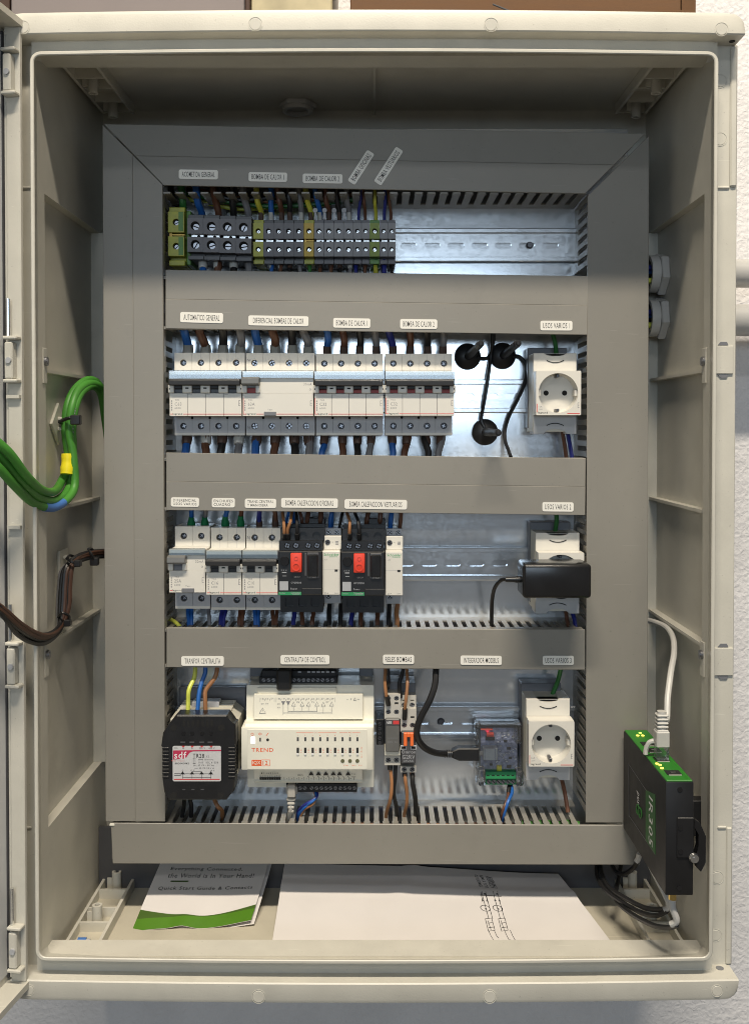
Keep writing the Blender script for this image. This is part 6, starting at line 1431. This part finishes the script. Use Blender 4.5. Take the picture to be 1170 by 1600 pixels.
# antenna leads
for i, (y, pts, lab) in enumerate(((-25.0, [(1057, 1446, -25), (1046, 1450, -15), (1022, 1447, 5), (992, 1432, 40), (966, 1412, 80), (962, 1395, 110), (967, 1370, 140), (970, 1352, 150)], 'black antenna lead from the gold socket under the router'),
                                   (59.0, [(1042, 1424, 20), (1025, 1431, 30), (1000, 1426, 50), (965, 1406, 80), (945, 1390, 100), (933, 1370, 125), (932, 1350, 145)], 'black antenna lead looping low to the left of the router'),
                                   (59.0, [(1040, 1421, 24), (1010, 1420, 45), (975, 1403, 75), (950, 1386, 100), (940, 1366, 125), (938, 1350, 145)], 'black antenna lead running just above the lowest loop'),
                                   (70.0, [(996, 1346, 96), (990, 1356, 105), (975, 1366, 120), (962, 1362, 140), (955, 1350, 150)], 'black antenna lead at the back under the duct end'))):
    t = thing('antenna_lead', lab, 'cable', W(*pts[2]), 'black antenna leads under the router')
    ob('lead_cord', tube(nb(), [W(*p) for p in pts], 2.3, 8, 6), 'wblack', t, world=True)
    p = Vector(W(*pts[0]))
    if i == 0: ob('white_sleeve', tube(nb(), [(rxm - 2, -25, rz0 - 8), (rxm - 2, -25, rz0 - 16), p + Vector((0, 0, 4)), p + Vector((-4, 3, -1))], 3.0, 10, 4), 'wwhite', t, world=True)
    elif i == 1: ob('white_sleeve', tube(nb(), [(rxm - 8, 20, rz0 - 1), p + Vector((1, 0, 8)), p + Vector((-2, 2, 0))], 2.6, 10, 4), 'wwhite', t, world=True)
    elif i == 3: ob('white_sleeve', tube(nb(), [W(999, 1334, 94), W(997, 1342, 96), p + Vector((-1, 1, -1))], 2.8, 10, 4), 'wwhite', t, world=True)
# white network cable into the router
py_ = top_at(1187)
nc = thing('network_cable', 'white network cable plugged into the green top of the router', 'cable', (rxm, py_, rzt))
ob('cable_cord', tube(nb(), [W(1000, 968, 160), W(1018, 971, 150), W(1040, 980, 120), W(1051, 996, 95), W(1053, 1020, 70), W(1048, 1050, 48), W(1043, 1090, 30), W(1041, 1125, 18), (rxm - 0.5, py_, rzt + 42)], 2.9, 10, 6), 'wwhite', nc, world=True)
k = nb()
for i in range(5): box(k, rxm - 5.2, rxm + 5.2, py_ - 5, py_ + 5, rzt + 26 + 3.4 * i, rzt + 28.2 + 3.4 * i, 0.9)
cyl(k, (rxm, py_, rzt + 20), 4.2, 24, 'z', 12); ob('boot_rib', k, 'wwhite', nc, world=True)
ob('plug_boot', box(nb(), rxm - 6, rxm + 6, py_ - 6, py_ + 6, rzt + 12, rzt + 27, 1.2), 'wwhite', nc, world=True)
ob('clear_plug', box(nb(), rxm - 5.6, rxm + 5.6, py_ - 4.5, py_ + 4.5, rzt + 0.6, rzt + 11.9, 0.5), 'clear', nc, world=True)
ob('latch_guard', tube(nb(), [(rxm - 6, py_ + 3, rzt + 16), (rxm - 10, py_ + 4, rzt + 14), (rxm - 12.5, py_ + 5, rzt + 8), (rxm - 13, py_ + 5, rzt + 3)], 2.2, 8, 5), 'wwhite', nc, world=True)
# ================================================================== papers on the cabinet floor
def sheet(corners, nu, nv, wave, th=0.35):
    """corners: back left, back right, front right, front left"""
    A, Bq, Cq, D = [Vector(c) for c in corners]
    def at(u, v, off=0.0):
        p = (A * (1 - u) + Bq * u) * v + (D * (1 - u) + Cq * u) * (1 - v)
        return p + Vector((0, 0, wave(u, v) + off))
    def mesh():
        b = nb(); g = [[[b.verts.new(at(i / nu, j / nv, o)) for i in range(nu + 1)] for j in range(nv + 1)] for o in (0, th)]
        for j in range(nv):
            for i in range(nu):
                b.faces.new((g[1][j][i], g[1][j][i + 1], g[1][j + 1][i + 1], g[1][j + 1][i])); b.faces.new((g[0][j][i], g[0][j + 1][i], g[0][j + 1][i + 1], g[0][j][i + 1]))
        rim = [(0, i) for i in range(nu + 1)] + [(j, nu) for j in range(1, nv + 1)] + [(nv, i) for i in range(nu - 1, -1, -1)] + [(j, 0) for j in range(nv - 1, 0, -1)]
        for k in range(len(rim)):
            (a, c_), (d_, e) = rim[k], rim[(k + 1) % len(rim)]; b.faces.new((g[0][a][c_], g[0][d_][e], g[1][d_][e], g[1][a][c_]))
        return b
    return at, mesh
def flat_on(at, items, m, parent, name='lettering', off=0.5):
    """items: (text, u centre, v centre, width in u, height in v, angle); text up runs along +v"""
    out = bmesh.new()
    for s, u, v, du, dv, *r in items:
        if s == '-': g = box(bmesh.new(), -du / 2, du / 2, 0, 0.001, -dv / 2, dv / 2)
        elif s == 'o':
            g = bmesh.new(); P = [(du / 2 * math.cos(2 * PI * i / 20), 0, dv / 2 * math.sin(2 * PI * i / 20)) for i in range(20)]; Q = [(p[0] * 0.86, 0, p[2] * 0.86) for p in P]
            va = [g.verts.new(p) for p in P]; vb = [g.verts.new(p) for p in Q]
            for i in range(20): g.faces.new((va[i], va[(i + 1) % 20], vb[(i + 1) % 20], vb[i]))
        else: g = glyphs(s, du if not r else dv, dv if not r else du, True) if s else bmesh.new()
        if r: g.transform(Matrix.Rotation(-r[0], 4, 'Y'))
        for w_ in g.verts: w_.co = at(u + w_.co.x, v + w_.co.z, off)
        me = bpy.data.meshes.new('t'); g.to_mesh(me); g.free(); out.from_mesh(me); bpy.data.meshes.remove(me)
    return ob(name, out, m, parent, norm=True, world=True)
FZ = -494.0
lf = thing('leaflet', 'folded white quick start leaflet with green curved lower edge', 'leaflet', (-230, 110, FZ))
wv = lambda u, v: 2.2 * math.sin(6.5 * u + 0.6) * (1 - v) ** 2 + 9.0 * math.exp(-((u - 0.42) / 0.09) ** 2) * max(0, 0.35 - v) + 4.0 * u * (1 - v) + 0.8 * math.sin(4 * v + 2 * u)
LC = [W(252, 1345, 168), W(420, 1348, 168), W(392, 1449, 92), W(205, 1460, 86)]
at, mesh = sheet(LC, 24, 16, wv); ob('front_page', mesh(), 'paper', lf, world=True)
at2, mesh2 = sheet([p + Vector((3.0, 1, -1.6)) for p in LC], 20, 10, lambda u, v: wv(u, v) * 0.7 - 0.6); ob('back_page', mesh2(), 'paper', lf, world=True)
def band(f0, f1, m, off):
    b = nb(); n = 28; rows = []
    for i in range(n + 1):
        u = i / n; a_, c_ = f0(u), f1(u); rows.append([b.verts.new(at(u, a_ + (c_ - a_) * j / 4, off)) for j in range(5)])
    for A, C in zip(rows, rows[1:]):
        for j in range(4): b.faces.new((A[j], C[j], C[j + 1], A[j + 1]))
    return ob('green_band', b, m, lf, world=True)
top_c = lambda u: 0.40 - 0.62 * u + 1.02 * u * u - 0.06 * u ** 3 if True else 0
tc_ = lambda u: 0.29 - 0.46 * u + 0.44 * u * u
mid_c = lambda u: min(tc_(u), 0.165 - 0.08 * u + 0.12 * u * u)
band(lambda u: 0.0, lambda u: max(0.01, mid_c(u)), 'leafgreen', 0.45); band(lambda u: max(0.01, mid_c(u)), lambda u: max(0.012, tc_(u)), 'leafdark', 0.45)
flat_on(at, [('Everything Connected,', 0.45, 0.875, 0.66, 0.065), ('the World is In Your Hand!', 0.51, 0.775, 0.78, 0.07), ('Quick Start Guide & Contacts', 0.50, 0.575, 0.84, 0.06)], 'ink', lf)
flat_on(at, [('-', 0.245, 0.685, 0.16, 0.022)], 'leafdark', lf, 'rule')
sc2 = thing('wiring_diagram', 'large white sheet with a printed wiring diagram lying on the cabinet floor', 'paper', (60, 100, FZ))
wv2 = lambda u, v: 1.6 * math.exp(-((u - 0.27 - 0.2 * v) / 0.03) ** 2) + 1.0 * math.sin(5 * u + 2 * v) * (1 - v) + 2.0 * math.exp(-((v - 0.72) / 0.05) ** 2) + 0.9 * math.sin(9 * u - 3 * v) * v
SCc = [W(445, 1347, 166), W(872, 1366, 166), W(972, 1494, 46), W(422, 1494, 46)]
at, mesh = sheet(SCc, 40, 24, wv2); ob('paper_sheet', mesh(), 'paper', sc2, world=True)
def uv(px, py):   # where on the sheet a photo pixel falls, by search
    best = (0.5, 0.5); step = 0.25
    tgt = (px, py)
    def pix(u, v):
        p = at(u, v); dy = p.y - CAMY; b_ = (p.z * math.cos(PITCH) + dy * math.sin(PITCH)); f_ = dy * math.cos(PITCH) - p.z * math.sin(PITCH)
        return PPX + FPX * p.x / f_, PPY - FPX * b_ / f_
    for _ in range(16):
        cand = [(best[0] + i * step, best[1] + j * step) for i in (-1, 0, 1) for j in (-1, 0, 1)]
        best = min(cand, key=lambda c_: (pix(*c_)[0] - tgt[0]) ** 2 + (pix(*c_)[1] - tgt[1]) ** 2); step *= 0.62
    return best
k = nb()
def line(*pp, r=0.3):
    tube(k, [at(*uv(*p), 0.5) for p in pp], r, 4, sm=False)
for x0, x1 in ((761, 774), (768, 781), (783, 803), (776, 797)): pass
for xa in (752.5, 758.5, 770.5, 777): line((xa, 1394), (xa + 1, 1400), (xa + 11, 1437))
line((749, 1400), (783, 1402)); line((751, 1395), (754, 1411)); line((758, 1397), (762, 1411))
for xa in (759, 768, 784, 793): line((xa + 4, 1455), (xa + 8, 1464))
line((767, 1464), (772, 1472), (798, 1470), (804, 1479)); line((776, 1464), (779, 1467)); line((792, 1464), (800, 1479)); line((801, 1464), (810, 1479))
for d_ in (0, 2.5, 5): line((700 + d_, 1482), (699 + d_, 1471.5 + d_), (774 - d_, 1473 + d_ * 0.9), (778 - d_, 1482), r=0.28)
for d_ in (0, 3, 6): line((782 + d_, 1482), (781 + d_, 1473 + d_), (790 - d_ * 0.5, 1473.5 + d_), (793 - d_ * 0.3, 1482), r=0.26)
line((808, 1478), (836, 1477.3), (837, 1482)); line((565, 1479), (604, 1475.5), (604, 1482)); line((857, 1482), (857, 1474.8), (868, 1475), (869, 1482))
for xa in (758, 778.5):
    line((xa, 1437), (xa + 10, 1436), (xa + 15, 1455), (xa + 5, 1456.5), (xa, 1437)); line((xa + 3.5, 1444), (xa + 11, 1443)); line((xa + 5, 1451), (xa + 13, 1450)); line((xa + 4, 1440), (xa + 9, 1454))
ob('diagram_lines', k, 'ink', sc2, world=True)['kind'] = 'stuff'
its = []
for px in (758, 777.5):
    u, v = uv(px, 1420.5); its.append(('o', u, v, 0.032, 0.075))
    u, v = uv(px + 1, 1421.5); its.append(('-', u, v, 0.005, 0.014))
    for a_, b_ in ((-4, -13), (3, -12), (-1, -23)):
        u, v = uv(px + a_, 1421 + b_); its.append(('-', u, v, 0.006, 0.012))
flat_on(at, its, 'ink', sc2, 'diagram_symbol')
u0 = [('TERMOSTATO', 747.5, 1378), ('BUS Y MPI', 756, 1379), ('ALTERNADOR', 765, 1380), ('COMPRESOR', 770.5, 1381)]
flat_on(at, [(s,) + uv(px, py) + (0.012, 0.16, PI / 2) for s, px, py in u0], 'ink', sc2)
# blue wire ferrule lying in the lower left bracket
c = W(130, 1470, 62)
fe = thing('wire_ferrule', 'small blue wire ferrule lying in the lower left corner bracket', 'ferrule', (c.x, 62, FZ))
ob('ferrule_sleeve', cyl(nb(), (-5, 0, 3.2), 2.8, 8, 'x', 12), 'btape', fe); ob('ferrule_pin', cyl(nb(), (3.1, 0, 3.2), 1.7, 3.5, 'x', 12), 'lgrey', fe)
